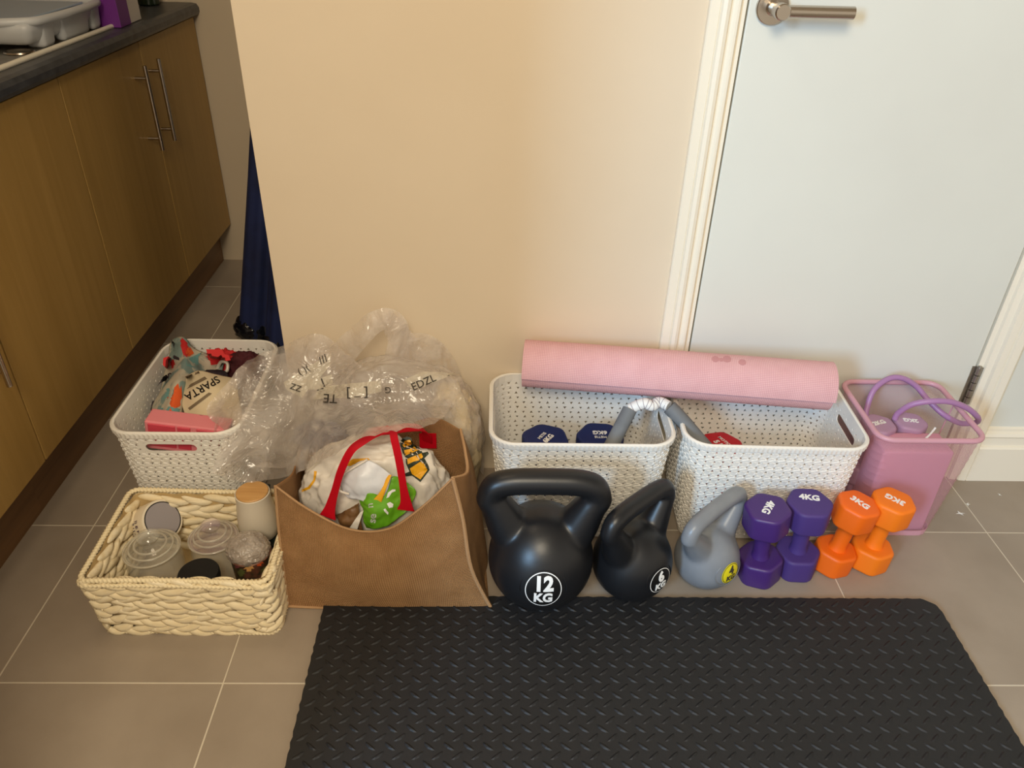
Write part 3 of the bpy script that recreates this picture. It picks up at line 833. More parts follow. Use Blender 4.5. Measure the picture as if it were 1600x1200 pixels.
# ------------------------------------------------------------------ kettlebells
def kettlebell(loc, rz, rb, H, hw, ht, m, label, disc_r, disc_m, ink, num, rings=0, seam=False, top=.62, baz=0, bst=1.0):
    """rb body radius, H full height, hw outer handle width, ht handle bar radius"""
    e = empty('kettlebell', loc, label, 'kettlebell', None, rz)
    bm = bmesh.new()
    # body
    n, prof = 48, []
    zc = rb * .96
    for k in range(25):
        a = -pi / 2 + pi * k / 24
        r = rb * cos(a); z = zc + rb * sin(a)
        if z < 0: z = 0
        if a > 0:  # shoulders drawn up toward the horns
            z = zc + rb * sin(a) * 1.12
        prof.append((max(r, .0005), z))
    def lring(b, prof):
        rows = []
        for (r, z) in prof: rows.append([b.verts.new((r * cos(2 * pi * i / n), r * sin(2 * pi * i / n), z)) for i in range(n)])
        for j in range(len(rows) - 1):
            for i in range(n): b.faces.new((rows[j][i], rows[j][(i + 1) % n], rows[j + 1][(i + 1) % n], rows[j + 1][i]))
        b.faces.new(rows[0][::-1]); b.faces.new(rows[-1])
    lring(bm, prof)
    # handle: horn - bar - horn
    x = hw / 2 - ht; zt = H - ht
    pts = [(-rb * .35, 0, zc + rb * .35), (-rb * .62, 0, zc + rb * .78), (-x * .90, 0, zt - (zt - zc - rb * .7) * .42), (-x * 1.0, 0, zt - ht * 1.7), (-x * .90, 0, zt - ht * .45), (-x * .62, 0, zt - .001), (-x * .25, 0, zt + .001),
           (x * .25, 0, zt + .001), (x * .62, 0, zt - .001), (x * .90, 0, zt - ht * .45), (x * 1.0, 0, zt - ht * 1.7), (x * .90, 0, zt - (zt - zc - rb * .7) * .42), (rb * .62, 0, zc + rb * .78), (rb * .35, 0, zc + rb * .35)]
    rs = [ht * 1.9, ht * 1.65, ht * 1.15, ht * 1.02, ht, ht, ht, ht, ht, ht, ht * 1.02, ht * 1.15, ht * 1.65, ht * 1.9]
    t = tube('t', pts, ht, None, None, n=20, sm=5, rs=rs, upv=(0, 1, 0))
    bm.from_mesh(t.data); bpy.data.objects.remove(t)
    # neck mass between the horns
    b2 = bmesh.new(); bmesh.ops.create_icosphere(b2, subdivisions=4, radius=1)
    for v in b2.verts: v.co = Vector((v.co.x * rb * .78, v.co.y * rb * .55, zc + rb * top + v.co.z * rb * .48))
    join(bm, b2)
    o = mkbm('kettlebell_body', bm, m, e)
    md = o.modifiers.new('r', 'REMESH'); md.mode = 'VOXEL'; md.voxel_size = .0028; md.use_smooth_shade = True
    md = o.modifiers.new('c', 'CORRECTIVE_SMOOTH') if False else o.modifiers.new('s', 'SMOOTH'); md.factor = .6; md.iterations = 36
    dg = bpy.context.evaluated_depsgraph_get()
    nm_ = bpy.data.meshes.new_from_object(o.evaluated_get(dg)); o.modifiers.clear(); o.data = nm_
    for p in nm_.polygons: p.use_smooth = True
    kbv = bvh_of([o])
    # badge
    az = zc - rb * .02; tl = D(9)
    nrm = Vector((sin(baz) * cos(tl), -cos(baz) * cos(tl), sin(tl)))
    cen = Vector((0, 0, az)) + nrm * (rb + .0005)
    F = frame(cen, nrm, (0, 0, 1))
    def curved(me):
        zs = [v.co.z for v in me.vertices]
        for v in me.vertices:
            off = v.co.z; v.co.z = 0; v.co.y *= bst; q = F @ v.co
            h = kbv.ray_cast(q + nrm * .05, -nrm)
            v.co = (h[0] if h[0] is not None else q) + nrm * (off + .0004)
    def disc(name, r0, r1, z, mm):
        N, R_ = 48, 8; vs, fs = [], []
        for j in range(R_ + 1):
            r = r0 + (r1 - r0) * j / R_
            for i in range(N): vs.append((r * cos(2 * pi * i / N), r * sin(2 * pi * i / N), z))
        for j in range(R_):
            for i in range(N): fs.append((j * N + i, j * N + (i + 1) % N, (j + 1) * N + (i + 1) % N, (j + 1) * N + i))
        me = bpy.data.meshes.new(name); me.from_pydata(vs, [], fs); curved(me)
        return link(name, me, mm, e)
    disc('badge', .0002, disc_r, .0010, disc_m)
    disc('badge_ring', disc_r * .9, disc_r * .945, .0016, ink)
    for (tx, sz, yy, bo) in ((num, disc_r * 1.02, disc_r * .33, .045), ('KG', disc_r * .72, -disc_r * .42, .04)):
        me = text_mesh(tx, sz, bold=bo)
        for v in me.vertices: v.co.y += yy; v.co.z += .0016
        curved(me); link('badge_lettering', me, ink, e)
    for k in range(rings):
        rr_ = disc_r * (1.22 + .2 * k); pts = []
        for i in range(15):
            a = D(35 + 110 * i / 14) if k else D(-10 + 200 * i / 14)
            q = Vector((rr_ * cos(a), rr_ * sin(a), 0)); dz = rb - math.sqrt(max(rb * rb - q.length_squared, 0))
            pts.append(F @ Vector((q.x, q.y, -dz * 1.0 + .0004)))
        tube('moulded_line', pts, .0009, m, e, n=6, sm=1)
    if seam:
        pts = []
        for i in range(25):
            a = 2 * pi * i / 24
            v = Vector((cos(a) * disc_r * 1.55, sin(a) * disc_r * 1.25, 0)); dz = rb - math.sqrt(max(rb * rb - v.length_squared, 0))
            pts.append(F @ Vector((v.x, v.y, -dz + .0003)))
        tube('moulded_line', pts[:-1], .0008, m, e, n=6, sm=1, closed=True)
    return e
kettlebell((.099, 1.097, mh), D(0), .103, .312, .254, .0252, MT['black_vinyl'], 'large black 12kg kettlebell standing on the mat edge, widest handle of the three', .036, MT['black_disc'], MT['white_ink'], '12', rings=3, top=.44, bst=1.18)
kettlebell((.283, 1.110, mh), D(42), .080, .250, .205, .0195, MT['black_vinyl'], 'smaller black 6kg kettlebell turned sideways on the mat edge', .0275, MT['black_disc'], MT['white_ink'], '6', rings=1, top=.5, baz=D(-7), bst=1.05)
kettlebell((.445, 1.146, 0), D(42), .0665, .213, .204, .0172, MT['grey_vinyl'], 'grey 4kg kettlebell with a yellow badge standing on the tiles', .0225, MT['yellow_disc'], MT['dark_ink'], '4', seam=True, top=.5, baz=D(-10), bst=1.08)

# ------------------------------------------------------------------ rolled pink exercise mat across the baskets
r0 = .0575
pa, pb = Vector((.068, 1.443, BH + r0 + .002)), Vector((.712, 1.368, BH + r0 + .001))
ax = (pb - pa); L = ax.length
rt_ = empty('rolled_exercise_mat', tuple(pa), 'rolled pink ribbed exercise mat lying across the two baskets', 'exercise mat')
q = ax.to_track_quat('Z', 'Y').to_matrix()
vs, fs, uvs = [], [], []
N = 220; turns = 5.0; th = .0052
# outline of the spiral: outer side out, inner side back
def spiral(k, t):
    a = 2 * pi * turns * k / N
    # outer loose end finishes at the front
    rr = r0 - (turns - turns * k / N) * .0105 - t
    return rr * cos(a + A0), rr * sin(a + A0)
# direction for the loose edge: towards the camera, a little below the middle
loc_ = q.inverted() @ Vector((0, -1, -.04)); A0 = math.atan2(loc_.y, loc_.x)
outer = [spiral(k, 0) for k in range(0, N + 1)]; inner = [spiral(k, th) for k in range(0, N + 1)]
K = len(outer); NS = 12
arc = [0]
for k in range(1, K): arc.append(arc[-1] + math.dist(outer[k], outer[k - 1]))
for j in range(NS + 1):
    t = j / NS
    for ring in (outer, inner):
        for k, (x, y) in enumerate(ring):
            wob = 1 + .010 * noise.noise(Vector((x * 30, y * 30, t * 3)))
            vs.append(q @ Vector((x * wob, y * wob, L * t))); uvs.append((arc[k], L * t))
S = 2 * K
for j in range(NS):
    for k in range(K - 1):
        a = j * S + k; fs.append((a, a + 1, a + S + 1, a + S))
        a = j * S + K + k; fs.append((a + 1, a, a + S, a + S + 1))
    fs.append((j * S + K - 1, j * S + 2 * K - 1, (j + 1) * S + 2 * K - 1, (j + 1) * S + K - 1))
    fs.append((j * S + K, j * S, (j + 1) * S, (j + 1) * S + K))
for k in range(K - 1):
    fs.append((k, K + k, K + k + 1, k + 1)); o_ = NS * S; fs.append((o_ + k, o_ + k + 1, o_ + K + k + 1, o_ + K + k))
ro = mk('mat_sheet', vs, fs, MT['roll'], rt_, uvs=uvs)
smooth_angle(ro, 50)
MT['smudge'] = mat('grey_smudge', (196, 140, 144), .8)
bv = bvh_of([ro])
dv = (Vector((0, 0, CH)) - pa)
for (x, y, s) in ((1118, 561, .008), (1136, 561, .009), (1160, 566, .008), (1127, 562, .005)):
    c = P(x, y, Y=1.37) - pa
    cen = c; d = (P(x, y, Y=1.5) - Vector((0, 0, CH))).normalized()
    Fm = frame(cen, -d, (0, 0, 1))
    poly = [(s * (1 + .3 * noise.noise(Vector((i, x, 0)))) * cos(2 * pi * i / 12), s * .8 * sin(2 * pi * i / 12)) for i in range(12)]
    patch('smudge', poly, Fm, MT['smudge'], rt_, bv, d, off=.0004, fine=.004)

# ------------------------------------------------------------------ grey foam exercise bar over the two baskets
eb = empty('foam_grip_bar', (.36, 1.40, .29), 'bent bar with grey foam grips and white printed wrap hooked over the touching basket rims', 'exercise bar')
O = Vector((.36, 1.40, .29))
p0 = P(950, 706, Z=.215); p1 = P(984, 640, Z=.283); p2 = P(1006, 630, Z=.301); p3 = P(1030, 628, Z=.301); p4 = P(1046, 636, Z=.298); p5 = P(1108, 706, Z=.225)
tube('foam_grip', [p0 - O, (p0.lerp(p1, .5)) - O, p1 - O], .0155, MT['foam_grey'], eb, n=24, sm=4)
tube('foam_grip', [p4 - O, (p4.lerp(p5, .3) + Vector((0, 0, .002))) - O, (p4.lerp(p5, .75)) - O, p5 - O], .016, MT['foam_grey'], eb, n=24, sm=4)
tube('steel_core', [p0.lerp(p1, 1.02) - O, p2 - O, (p2.lerp(p3, .5) + Vector((0, -.006, -.004))) - O, p3 - O, p4.lerp(p5, -.02) - O], .0115, MT['white_ink'], eb, n=20, sm=6)['label'] = 'white printed wrap'
MT['faint'] = mat('faint_grey_print', (150, 140, 150), .8)
cl_ = cr_spline([p1, p2, p2.lerp(p3, .5) + Vector((0, -.006, -.004)), p3, p4], 6)
for k in range(2, len(cl_) - 2, 2):
    c = cl_[k]; t = (cl_[k + 1] - cl_[k - 1]).normalized(); s = t.cross(Vector((0, 0, 1))).normalized(); u = s.cross(t)
    tube('print_line', [c + (s * cos(a) + u * sin(a)) * .0119 - O for a in [2 * pi * i / 14 for i in range(14)]], .0006, MT['faint'], eb, n=5, sm=1, closed=True)

# ------------------------------------------------------------------ pink wire mesh bin
bx, by = .905, 1.372
mb = empty('mesh_bin', (bx, by, 0), 'pink wire mesh waste bin in front of the door, holding lilac weights', 'bin')
def binpt(u, z):
    t = z / .28; w = .178 + (.222 - .178) * t; d = .186 + (.222 - .186) * t
    r = .030
    f, tot = rr_path(w, d, r); p, nn = f(u * tot); return Vector((p.x, p.y, z))
vs, fs = [], []
NB = 230
def strand(u0, z0, u1, z1, wd=.00036):
    k = len(vs); n = 14
    for i in range(n + 1):
        t = i / n; u = u0 + (u1 - u0) * t; z = z0 + (z1 - z0) * t
        p = binpt(u, z); du = wd * .9 / .8
        a = binpt(u - du, z); b = binpt(u + du, z)
        vs.append(a); vs.append(b)
    for i in range(n): fs.append((k + 2 * i, k + 2 * i + 1, k + 2 * i + 3, k + 2 * i + 2))
for i in range(NB):
    u = i / NB; du = .30
    strand(u, .012, u + du, .276); strand(u, .012, u - du, .276)
MB_ = mk('wire_mesh', vs, fs, MT['pink_metal'], mb); MB_['kind'] = 'stuff'
tube('rim', [binpt(i / 60, .28) * 1.0 for i in range(60)], .0058, MT['pink_metal'], mb, n=12, closed=True, sm=2)
vs = [binpt(i / 60, z) for z in (.0, .014) for i in range(60)]
fs = [(i, (i + 1) % 60, 60 + (i + 1) % 60, 60 + i) for i in range(60)] + [tuple(range(59, -1, -1))]
o = mk('base_band', vs, fs, MT['pink_metal'], mb); md = o.modifiers.new('s', 'SOLIDIFY'); md.thickness = .0015
tube('side_seam', [binpt(.38, .014), binpt(.38, .15), binpt(.38, .275)], .0016, MT['pink_metal'], mb, n=6, sm=1)
yb = empty('foam_block', (.905, 1.326, .003), 'pink foam exercise block upright inside the mesh bin', 'foam block')
smooth_angle(mkbm('block', box_bm(-.076, .076, -.036, .036, 0, .225, .006, 3), MT['pink_foam'], yb), 40)
yb2 = empty('foam_block', (.905, 1.408, .003), 'lilac foam block lying under the small dumbbells in the bin', 'foam block')
smooth_angle(mkbm('block', box_bm(-.08, .08, -.042, .042, 0, .075, .006, 3), MT['lilac'], yb2), 40)
for (x, y, rz, lb, tr_) in ((1423, 656, 10, 'lilac 2kg dumbbell standing in the bin under the purple tube', 170), (1374, 660, 0, 'dusty pink 2kg dumbbell in the bin against the basket side', 20)):
    c = P(x, y, Z=.24)
    dumbbell((c.x, min(c.y, 1.405), .079), D(rz), .040, .16, MT['lilac'], lb, '2KG', .017, D(tr_), group='2kg dumbbells in the pink bin', rh=.013)
rt1 = empty('resistance_tube', (.905, 1.37, .25), 'lilac rubber resistance tube looping out over the back of the pink bin', 'resistance tube')
O = Vector((.905, 1.37, .25))
def pts_(l): return [P(x, y, Y=Y) - O for x, y, Y in l]
tube('tube_loop', pts_([(1352, 660, 1.40), (1354, 640, 1.42), (1365, 610, 1.44), (1388, 592, 1.455), (1410, 591, 1.455), (1432, 604, 1.45), (1450, 625, 1.43), (1475, 648, 1.40), (1500, 661, 1.39), (1520, 661, 1.385)]), .0062, MT['lilac_tube'], rt1, n=12)
rt2 = empty('resistance_tube', (.905, 1.37, .251), 'purple rubber resistance tube arching over the bin rim at its right corner', 'resistance tube')
O = Vector((.905, 1.37, .251))
tube('tube_loop', pts_([(1398, 655, 1.37), (1404, 645, 1.37), (1425, 632, 1.36), (1455, 627, 1.35), (1485, 628, 1.35), (1510, 637, 1.355), (1526, 650, 1.36), (1528, 658, 1.375), (1518, 663, 1.39)]), .0062, MT['lilac_tube'], rt2, n=12)
o = tube('end_cord', pts_([(1440, 690, 1.33), (1452, 680, 1.335), (1462, 668, 1.34)]), .0022, MT['white_ink'], rt2, n=8)

# ------------------------------------------------------------------ jute shopping bag
jb = empty('jute_bag', (-.2, 1.15, 0), 'brown jute shopping bag with red webbing handles, stuffed with carrier bags', 'bag')
JO = Vector((-.2, 1.15, 0))
def J(x, y, z): return Vector((x, y, z)) - JO
FBL, FBR = (-.398, 1.062), (-.004, 1.066)
def jsheet(name, rows, seed=0, amp=.002, fr=9):
    o = sheet(name, [[J(*p) for p in r] for r in rows], MT['jute'], jb, nu=10, nv=10, amp=amp, fr=fr, seed=seed, thick=.0022, ridged=False)
    return o
front = [[(-.386, 1.080, .300), (-.335, 1.080, .246), (-.262, 1.078, .198), (-.19, 1.078, .20), (-.125, 1.082, .252), (-.070, 1.090, .312)],
         [(-.392, 1.074, .20), (-.335, 1.060, .182), (-.262, 1.050, .155), (-.18, 1.050, .158), (-.105, 1.060, .195), (-.052, 1.078, .225)],
         [(-.394, 1.066, .10), (-.335, 1.052, .095), (-.262, 1.045, .09), (-.17, 1.045, .09), (-.085, 1.052, .10), (-.036, 1.064, .11)],
         [(-.398, 1.064, .002), (-.32, 1.062, .0), (-.24, 1.061, .0), (-.16, 1.061, .0), (-.08, 1.062, .0), (.004, 1.062, .0)]]
fo = jsheet('front_panel', front)
back_ = [[(-.386, 1.262, .25), (-.30, 1.265, .25), (-.2, 1.268, .285), (-.12, 1.268, .32), (-.062, 1.255, .30)],
         [(-.39, 1.26, .15), (-.30, 1.262, .15), (-.2, 1.262, .15), (-.12, 1.262, .15), (-.03, 1.25, .15)],
         [(-.388, 1.25, .0), (-.30, 1.25, 0), (-.2, 1.25, 0), (-.12, 1.25, 0), (-.012, 1.245, 0)]]
jsheet('back_panel', back_, 2)
right = [[(-.070, 1.090, .312), (-.046, 1.135, .288), (-.050, 1.19, .292), (-.062, 1.255, .30)],
         [(-.052, 1.078, .225), (-.040, 1.135, .215), (-.034, 1.19, .215), (-.040, 1.252, .22)],
         [(-.036, 1.064, .11), (-.030, 1.135, .11), (-.020, 1.19, .11), (-.024, 1.25, .11)],
         [(.004, 1.062, .0), (-.012, 1.13, .0), (-.006, 1.19, .0), (-.012, 1.245, .0)]]
jsheet('side_gusset', right, 3)
left = [[(-.386, 1.080, .300), (-.376, 1.14, .275), (-.380, 1.20, .26), (-.386, 1.262, .25)],
        [(-.392, 1.07, .15), (-.382, 1.14, .15), (-.384, 1.20, .15), (-.39, 1.26, .15)],
        [(-.398, 1.064, .002), (-.386, 1.14, 0), (-.386, 1.20, 0), (-.388, 1.25, 0)]]
jsheet('side_gusset', left, 4)
jsheet('base_panel', [[(-.398, 1.064, .004), (-.2, 1.062, .004), (.0, 1.064, .004)], [(-.388, 1.25, .004), (-.2, 1.25, .004), (-.014, 1.245, .004)]], 5, amp=0)
tube('piping', [J(*p) + Vector((0, -.002, 0)) for p in front[0]], .0022, MT['jute_trim'], jb, n=8)
tube('piping', [J(*r[-1]) + Vector((.001, -.002, 0)) for r in front], .0042, MT['jute_trim'], jb, n=8)
tube('piping', [J(*r[0]) + Vector((0, -.002, 0)) for r in front], .003, MT['jute_trim'], jb, n=8)
tube('piping', [J(*p) + Vector((0, -.003, .003)) for p in front[-1]], .003, MT['jute_trim'], jb, n=8)
tube('piping', [J(*p) for p in right[0]], .003, MT['jute_trim'], jb, n=8)
# red handles
def strap(pts, w, name='webbing_handle', rs=None, face=(0, 1, 0), th=.0022):
    """flat strap through world points, width direction given by face x tangent"""
    c = cr_spline([Vector(p) for p in pts], 8); vs, fs, uv = [], [], []
    ww = [v.x for v in cr_spline([(a, 0, 0) for a in (rs or [1] * len(pts))], 8)]
    Ls = 0
    for i, p in enumerate(c):
        t = (c[min(i + 1, len(c) - 1)] - c[max(i - 1, 0)]).normalized(); f_ = Vector(face).normalized(); s = t.cross(f_).normalized(); nn = s.cross(t)
        if i: Ls += (c[i] - c[i - 1]).length
        for a, b in ((-1, -1), (1, -1), (1, 1), (-1, 1)):
            vs.append(p - JO + s * a * w / 2 * ww[i] + nn * b * th / 2); uv.append((a * w / 2, Ls))
    for i in range(len(c) - 1):
        for k in range(4): fs.append((4 * i + k, 4 * i + (k + 1) % 4, 4 * i + 4 + (k + 1) % 4, 4 * i + 4 + k))
    fs.append((3, 2, 1, 0)); k = 4 * (len(c) - 1); fs.append((k, k + 1, k + 2, k + 3))
    o = mk(name, vs, fs, MT['webbing'], jb, uvs=uv); smooth_angle(o, 50); o['label'] = 'red webbing handle'
    return o
def G(x, y, Y): return P(x, y, Y=Y)
strap([G(512, 808, 1.088), G(516, 793, 1.088), G(524, 765, 1.084), G(533, 735, 1.080), G(548, 705, 1.082), G(566, 690, 1.09), G(590, 676, 1.10), G(611, 672, 1.105), G(617, 690, 1.098), G(624, 722, 1.09), G(630, 760, 1.086), G(634, 785, 1.088), G(634, 797, 1.090)], .0135,
      rs=[2.3, 1.45, 1.0, 1, 1, 1, 1, 1, 1, 1, 1.0, 1.5, 2.4], face=(0, .8, -.6))
strap([G(560, 720, 1.235), G(562, 690, 1.20), G(580, 676, 1.18), (G(610, 672, 1.19)), G(640, 668, 1.20), G(662, 671, 1.225), G(668, 690, 1.25)], .019, face=(0, .35, -.94))
box('handle_patch', *(lambda a: (a.x - .016, a.x + .018, a.y - .003, a.y, a.z - .018, a.z + .018))(P(668, 688, Y=1.257) - JO), MT['webbing'], jb)['label'] = 'red webbing end'

# carrier bags inside
cb = empty('carrier_bag', (-.22, 1.16, .004), 'crumpled white carrier bag printed with a yellow and black bee, in the jute bag', 'bag')
O = Vector((-.22, 1.16, .004))
cbm = blob('bag_film', Vector((-.225, 1.185, .160)) - O, (.150, .066, .160), MT['white_bag'], cb, sub=6, amp=.16, fr=2.0, seed=3, squash=.8)
bv = bvh_of([cbm])
def view_frame(x, y, Y, off):
    c = P(x, y, Y=Y); d = (c - Vector((0, 0, CH))).normalized()
    return frame(c - off, -d, UP), d, (c - Vector((0, 0, CH))).dot(FW) / FL
def printed(name, poly_px, Y, off, bvv, m, parent, o_=.0012, fine=.006):
    """polygon measured in photo pixels, laid on the surface behind it"""
    cx = sum(p[0] for p in poly_px) / len(poly_px); cy = sum(p[1] for p in poly_px) / len(poly_px)
    F_, d, s = view_frame(cx, cy, Y, off)
    return patch(name, [((x - cx) * s, -(y - cy) * s) for x, y in poly_px], F_, m, parent, bvv, d, o_, fine)
def zz(x0, y0, sc, pts): return [(x0 + x / sc, y0 + y / sc) for x, y in pts]
S5 = 1600 / 270
bee_out = zz(450, 640, S5, [(1060, 265), (1100, 248), (1140, 262), (1160, 320), (1215, 345), (1245, 400), (1295, 390), (1305, 410), (1262, 452), (1300, 520), (1310, 560), (1225, 670), (1150, 610), (1090, 615), (1085, 590), (1125, 570), (1095, 500), (1090, 440), (1060, 390), (1035, 310)])
printed('bee_print', bee_out, 1.17, O, bv, MT['bee_dark'], cb, .0012)
for pl in ([(1060, 325), (1085, 285), (1130, 280), (1150, 320), (1075, 350)], [(1075, 375), (1150, 360), (1165, 340), (1210, 375), (1085, 425)], [(1105, 455), (1235, 405), (1250, 440), (1215, 470), (1165, 480), (1110, 505)], [(1130, 545), (1215, 490), (1245, 480), (1290, 560), (1225, 645), (1150, 595)]):
    printed('bee_print', zz(450, 640, S5, pl), 1.17, O, bv, MT['yellow'], cb, .0022)
printed('bee_print', zz(450, 640, S5, [(240, 570), (265, 575), (250, 660), (200, 735), (130, 760), (120, 740), (185, 715), (235, 650)]), 1.15, O, bv, MT['yellow'], cb, .0016)
printed('print_band', zz(450, 640, S5, [(600, 455), (740, 450), (760, 465), (640, 520), (500, 520), (555, 490)]), 1.13, O, bv, MT['yellow'], cb, .0016)
# white card-like flap with a yellow hem
fl = empty('paper_packet', tuple(P(560, 760, Y=1.12)), 'shiny white and yellow edged packet lying on the carrier bag in the jute bag', 'packet')
O = P(560, 760, Y=1.12)
fsht = sheet('packet_film', [[P(545, 730, Y=1.128) - O, P(575, 719, Y=1.12) - O, P(612, 742, Y=1.115) - O], [P(530, 752, Y=1.115) - O, P(565, 750, Y=1.095) - O, P(605, 765, Y=1.105) - O], [P(545, 778, Y=1.105) - O, P(568, 783, Y=1.095) - O, P(590, 792, Y=1.10) - O]], MT['blue_white'], fl, nu=12, nv=10, amp=.004, fr=30, thick=.001)
sheet('yellow_hem', [[P(612, 742, Y=1.112) - O, P(603, 765, Y=1.098) - O, P(592, 795, Y=1.092) - O], [P(606, 742, Y=1.114) - O, P(596, 765, Y=1.098) - O, P(584, 780, Y=1.092) - O]], MT['yellow'], fl, nu=8, nv=3, amp=.001, fr=30, thick=.001)
tube('folded_edge', [P(574, 718, Y=1.115) - O, P(540, 738, Y=1.105) - O, P(526, 750, Y=1.10) - O, P(528, 765, Y=1.095) - O, P(545, 772, Y=1.095) - O], .0022, MT['white_bag'], fl, n=8)
gp = empty('food_packet', tuple(P(590, 800, Y=1.11)), 'bright green plastic packet with white lettering at the front of the jute bag', 'packet')
O = P(590, 800, Y=1.11)
gs = sheet('packet_film', [[P(558, 775, Y=1.105) - O, P(575, 770, Y=1.095) - O, P(598, 768, Y=1.105) - O, P(612, 745, Y=1.125) - O, P(625, 748, Y=1.13) - O],
                         [P(566, 792, Y=1.10) - O, P(580, 795, Y=1.088) - O, P(602, 792, Y=1.092) - O, P(622, 780, Y=1.11) - O, P(650, 768, Y=1.12) - O],
                         [P(572, 825, Y=1.10) - O, P(585, 826, Y=1.092) - O, P(602, 822, Y=1.092) - O, P(618, 812, Y=1.10) - O, P(634, 800, Y=1.105) - O]], MT['green'], gp, nu=10, nv=12, amp=.005, fr=28, thick=.001)
bv = bvh_of([gs])
for (tx, x, y, s, r) in (('se', 582, 810, .020, 84), ('n', 578, 790, .018, 96)):
    F_, d, sc_ = view_frame(x, y, 1.09, O)
    me = text_mesh(tx, s, depth=.0002, bold=.02); me.transform(F_ @ Matrix.Rotation(D(r), 4, 'Z')); wrap(me, bv, d, .003); link('lettering', me, MT['white_ink'], gp)
for pl in ([(910, 820), (925, 770), (965, 740), (995, 740), (995, 755), (960, 770), (935, 810)], [(915, 870), (945, 855), (975, 875), (970, 905), (935, 910)], [(885, 925), (900, 915), (930, 955), (925, 975), (895, 945)]):
    printed('pale_print', zz(450, 640, S5, pl), 1.10, O, bv, MT['white_ink'], gp, .0028)
# dark crumpled receipts/wrappers seen in the gap below
wr = empty('wrapper', tuple(P(540, 810, Y=1.12)), 'dark brown and white crumpled wrapper at the low front of the jute bag', 'wrapper')
O = P(540, 810, Y=1.12)
sheet('wrapper_film', [[P(525, 805, Y=1.12) - O, P(545, 795, Y=1.10) - O, P(560, 785, Y=1.11) - O], [P(530, 815, Y=1.10) - O, P(548, 812, Y=1.095) - O, P(562, 806, Y=1.10) - O], [P(538, 828, Y=1.10) - O, P(555, 832, Y=1.095) - O, P(568, 832, Y=1.10) - O]], MT['oak_dark'], wr, amp=.006, fr=40, thick=.001)
sheet('wrapper_lining', [[P(563, 800, Y=1.095) - O, P(568, 798, Y=1.095) - O], [P(548, 822, Y=1.09) - O, P(560, 822, Y=1.09) - O], [P(542, 832, Y=1.092) - O, P(556, 834, Y=1.092) - O]], MT['white_bag'], wr, amp=.003, fr=40, thick=.001)

# ------------------------------------------------------------------ big clear plastic bag
pbag = empty('clear_plastic_bag', (-.22, 1.39, 0), 'large crumpled clear plastic bag with cut handles, slumped behind the jute bag', 'bag')
O = Vector((-.22, 1.39, 0))
body = blob('bag_body', Vector((-.205, 1.385, .185)) - O, (.185, .095, .185), MT['film'], pbag, sub=6, amp=.10, fr=1.7, seed=11, squash=.75, cut=.003)
def fs_(name, grid, seed, m='film2', amp=.010, fr=13, nu=14, nv=12): return sheet(name, [[P(x, y, Y=Y) - O for x, y, Y in r] for r in grid], MT[m], pbag, nu=nu, nv=nv, amp=amp * .9, fr=fr * .9, seed=seed, fold=True)
# collar flopped forward and left
c1 = fs_('bag_collar', [[(385, 562, 1.44), (440, 540, 1.45), (500, 522, 1.45), (550, 560, 1.44), (600, 598, 1.43), (660, 596, 1.43), (715, 590, 1.44)],
     [(352, 600, 1.38), (410, 600, 1.39), (480, 590, 1.40), (550, 606, 1.40), (610, 620, 1.40), (665, 618, 1.40), (722, 612, 1.41)],
     [(322, 642, 1.33), (385, 650, 1.31), (450, 645, 1.33), (520, 650, 1.27), (590, 645, 1.24), (650, 640, 1.26), (705, 636, 1.31)],
     [(352, 680, 1.27), (385, 705, 1.24), (440, 700, 1.24), (500, 690, 1.17), (560, 668, 1.13), (620, 655, 1.14), (690, 655, 1.22)],
     [(330, 738, 1.21), (382, 754, 1.19), (428, 748, 1.18), (472, 738, 1.17), (520, 708, 1.08), (585, 678, 1.05), (655, 668, 1.12)]], 1, 'film', amp=.014, fr=11, nu=16, nv=14)
c2 = fs_('bag_collar', [[(372, 575, 1.46), (440, 552, 1.47), (500, 545, 1.47), (545, 590, 1.46), (600, 602, 1.46)],
     [(345, 620, 1.40), (400, 625, 1.42), (470, 615, 1.43), (540, 630, 1.43), (600, 640, 1.43)],
     [(335, 660, 1.30), (385, 685, 1.33), (440, 690, 1.33), (520, 700, 1.32), (590, 690, 1.31)],
     [(345, 700, 1.26), (375, 735, 1.24), (430, 735, 1.24), (480, 725, 1.23), (540, 700, 1.22)]], 5, 'film2', amp=.018, fr=15)
c3 = fs_('bag_collar', [[(636, 520, 1.46), (668, 522, 1.47), (700, 545, 1.48), (722, 590, 1.48)],
     [(628, 560, 1.44), (665, 565, 1.45), (705, 590, 1.46), (738, 640, 1.47)],
     [(640, 610, 1.42), (680, 620, 1.42), (722, 650, 1.43), (754, 690, 1.45)],
     [(660, 660, 1.36), (700, 680, 1.36), (735, 710, 1.38), (757, 745, 1.42)]], 8, 'film2', amp=.010, fr=12)
h1 = fs_('bag_handle', [[(470, 560, 1.44), (512, 545, 1.44), (548, 512, 1.44), (578, 488, 1.44), (610, 482, 1.45), (634, 500, 1.45), (640, 545, 1.45), (640, 600, 1.43)],
     [(500, 580, 1.42), (528, 562, 1.42), (562, 528, 1.42), (588, 508, 1.43), (606, 506, 1.43), (618, 520, 1.43), (620, 560, 1.43), (622, 610, 1.42)],
     [(520, 592, 1.42), (548, 570, 1.42), (572, 540, 1.42), (590, 522, 1.43), (603, 516, 1.43), (606, 535, 1.43), (598, 570, 1.43), (596, 606, 1.42)]], 3, 'film', amp=.008, fr=20, nu=10, nv=8)
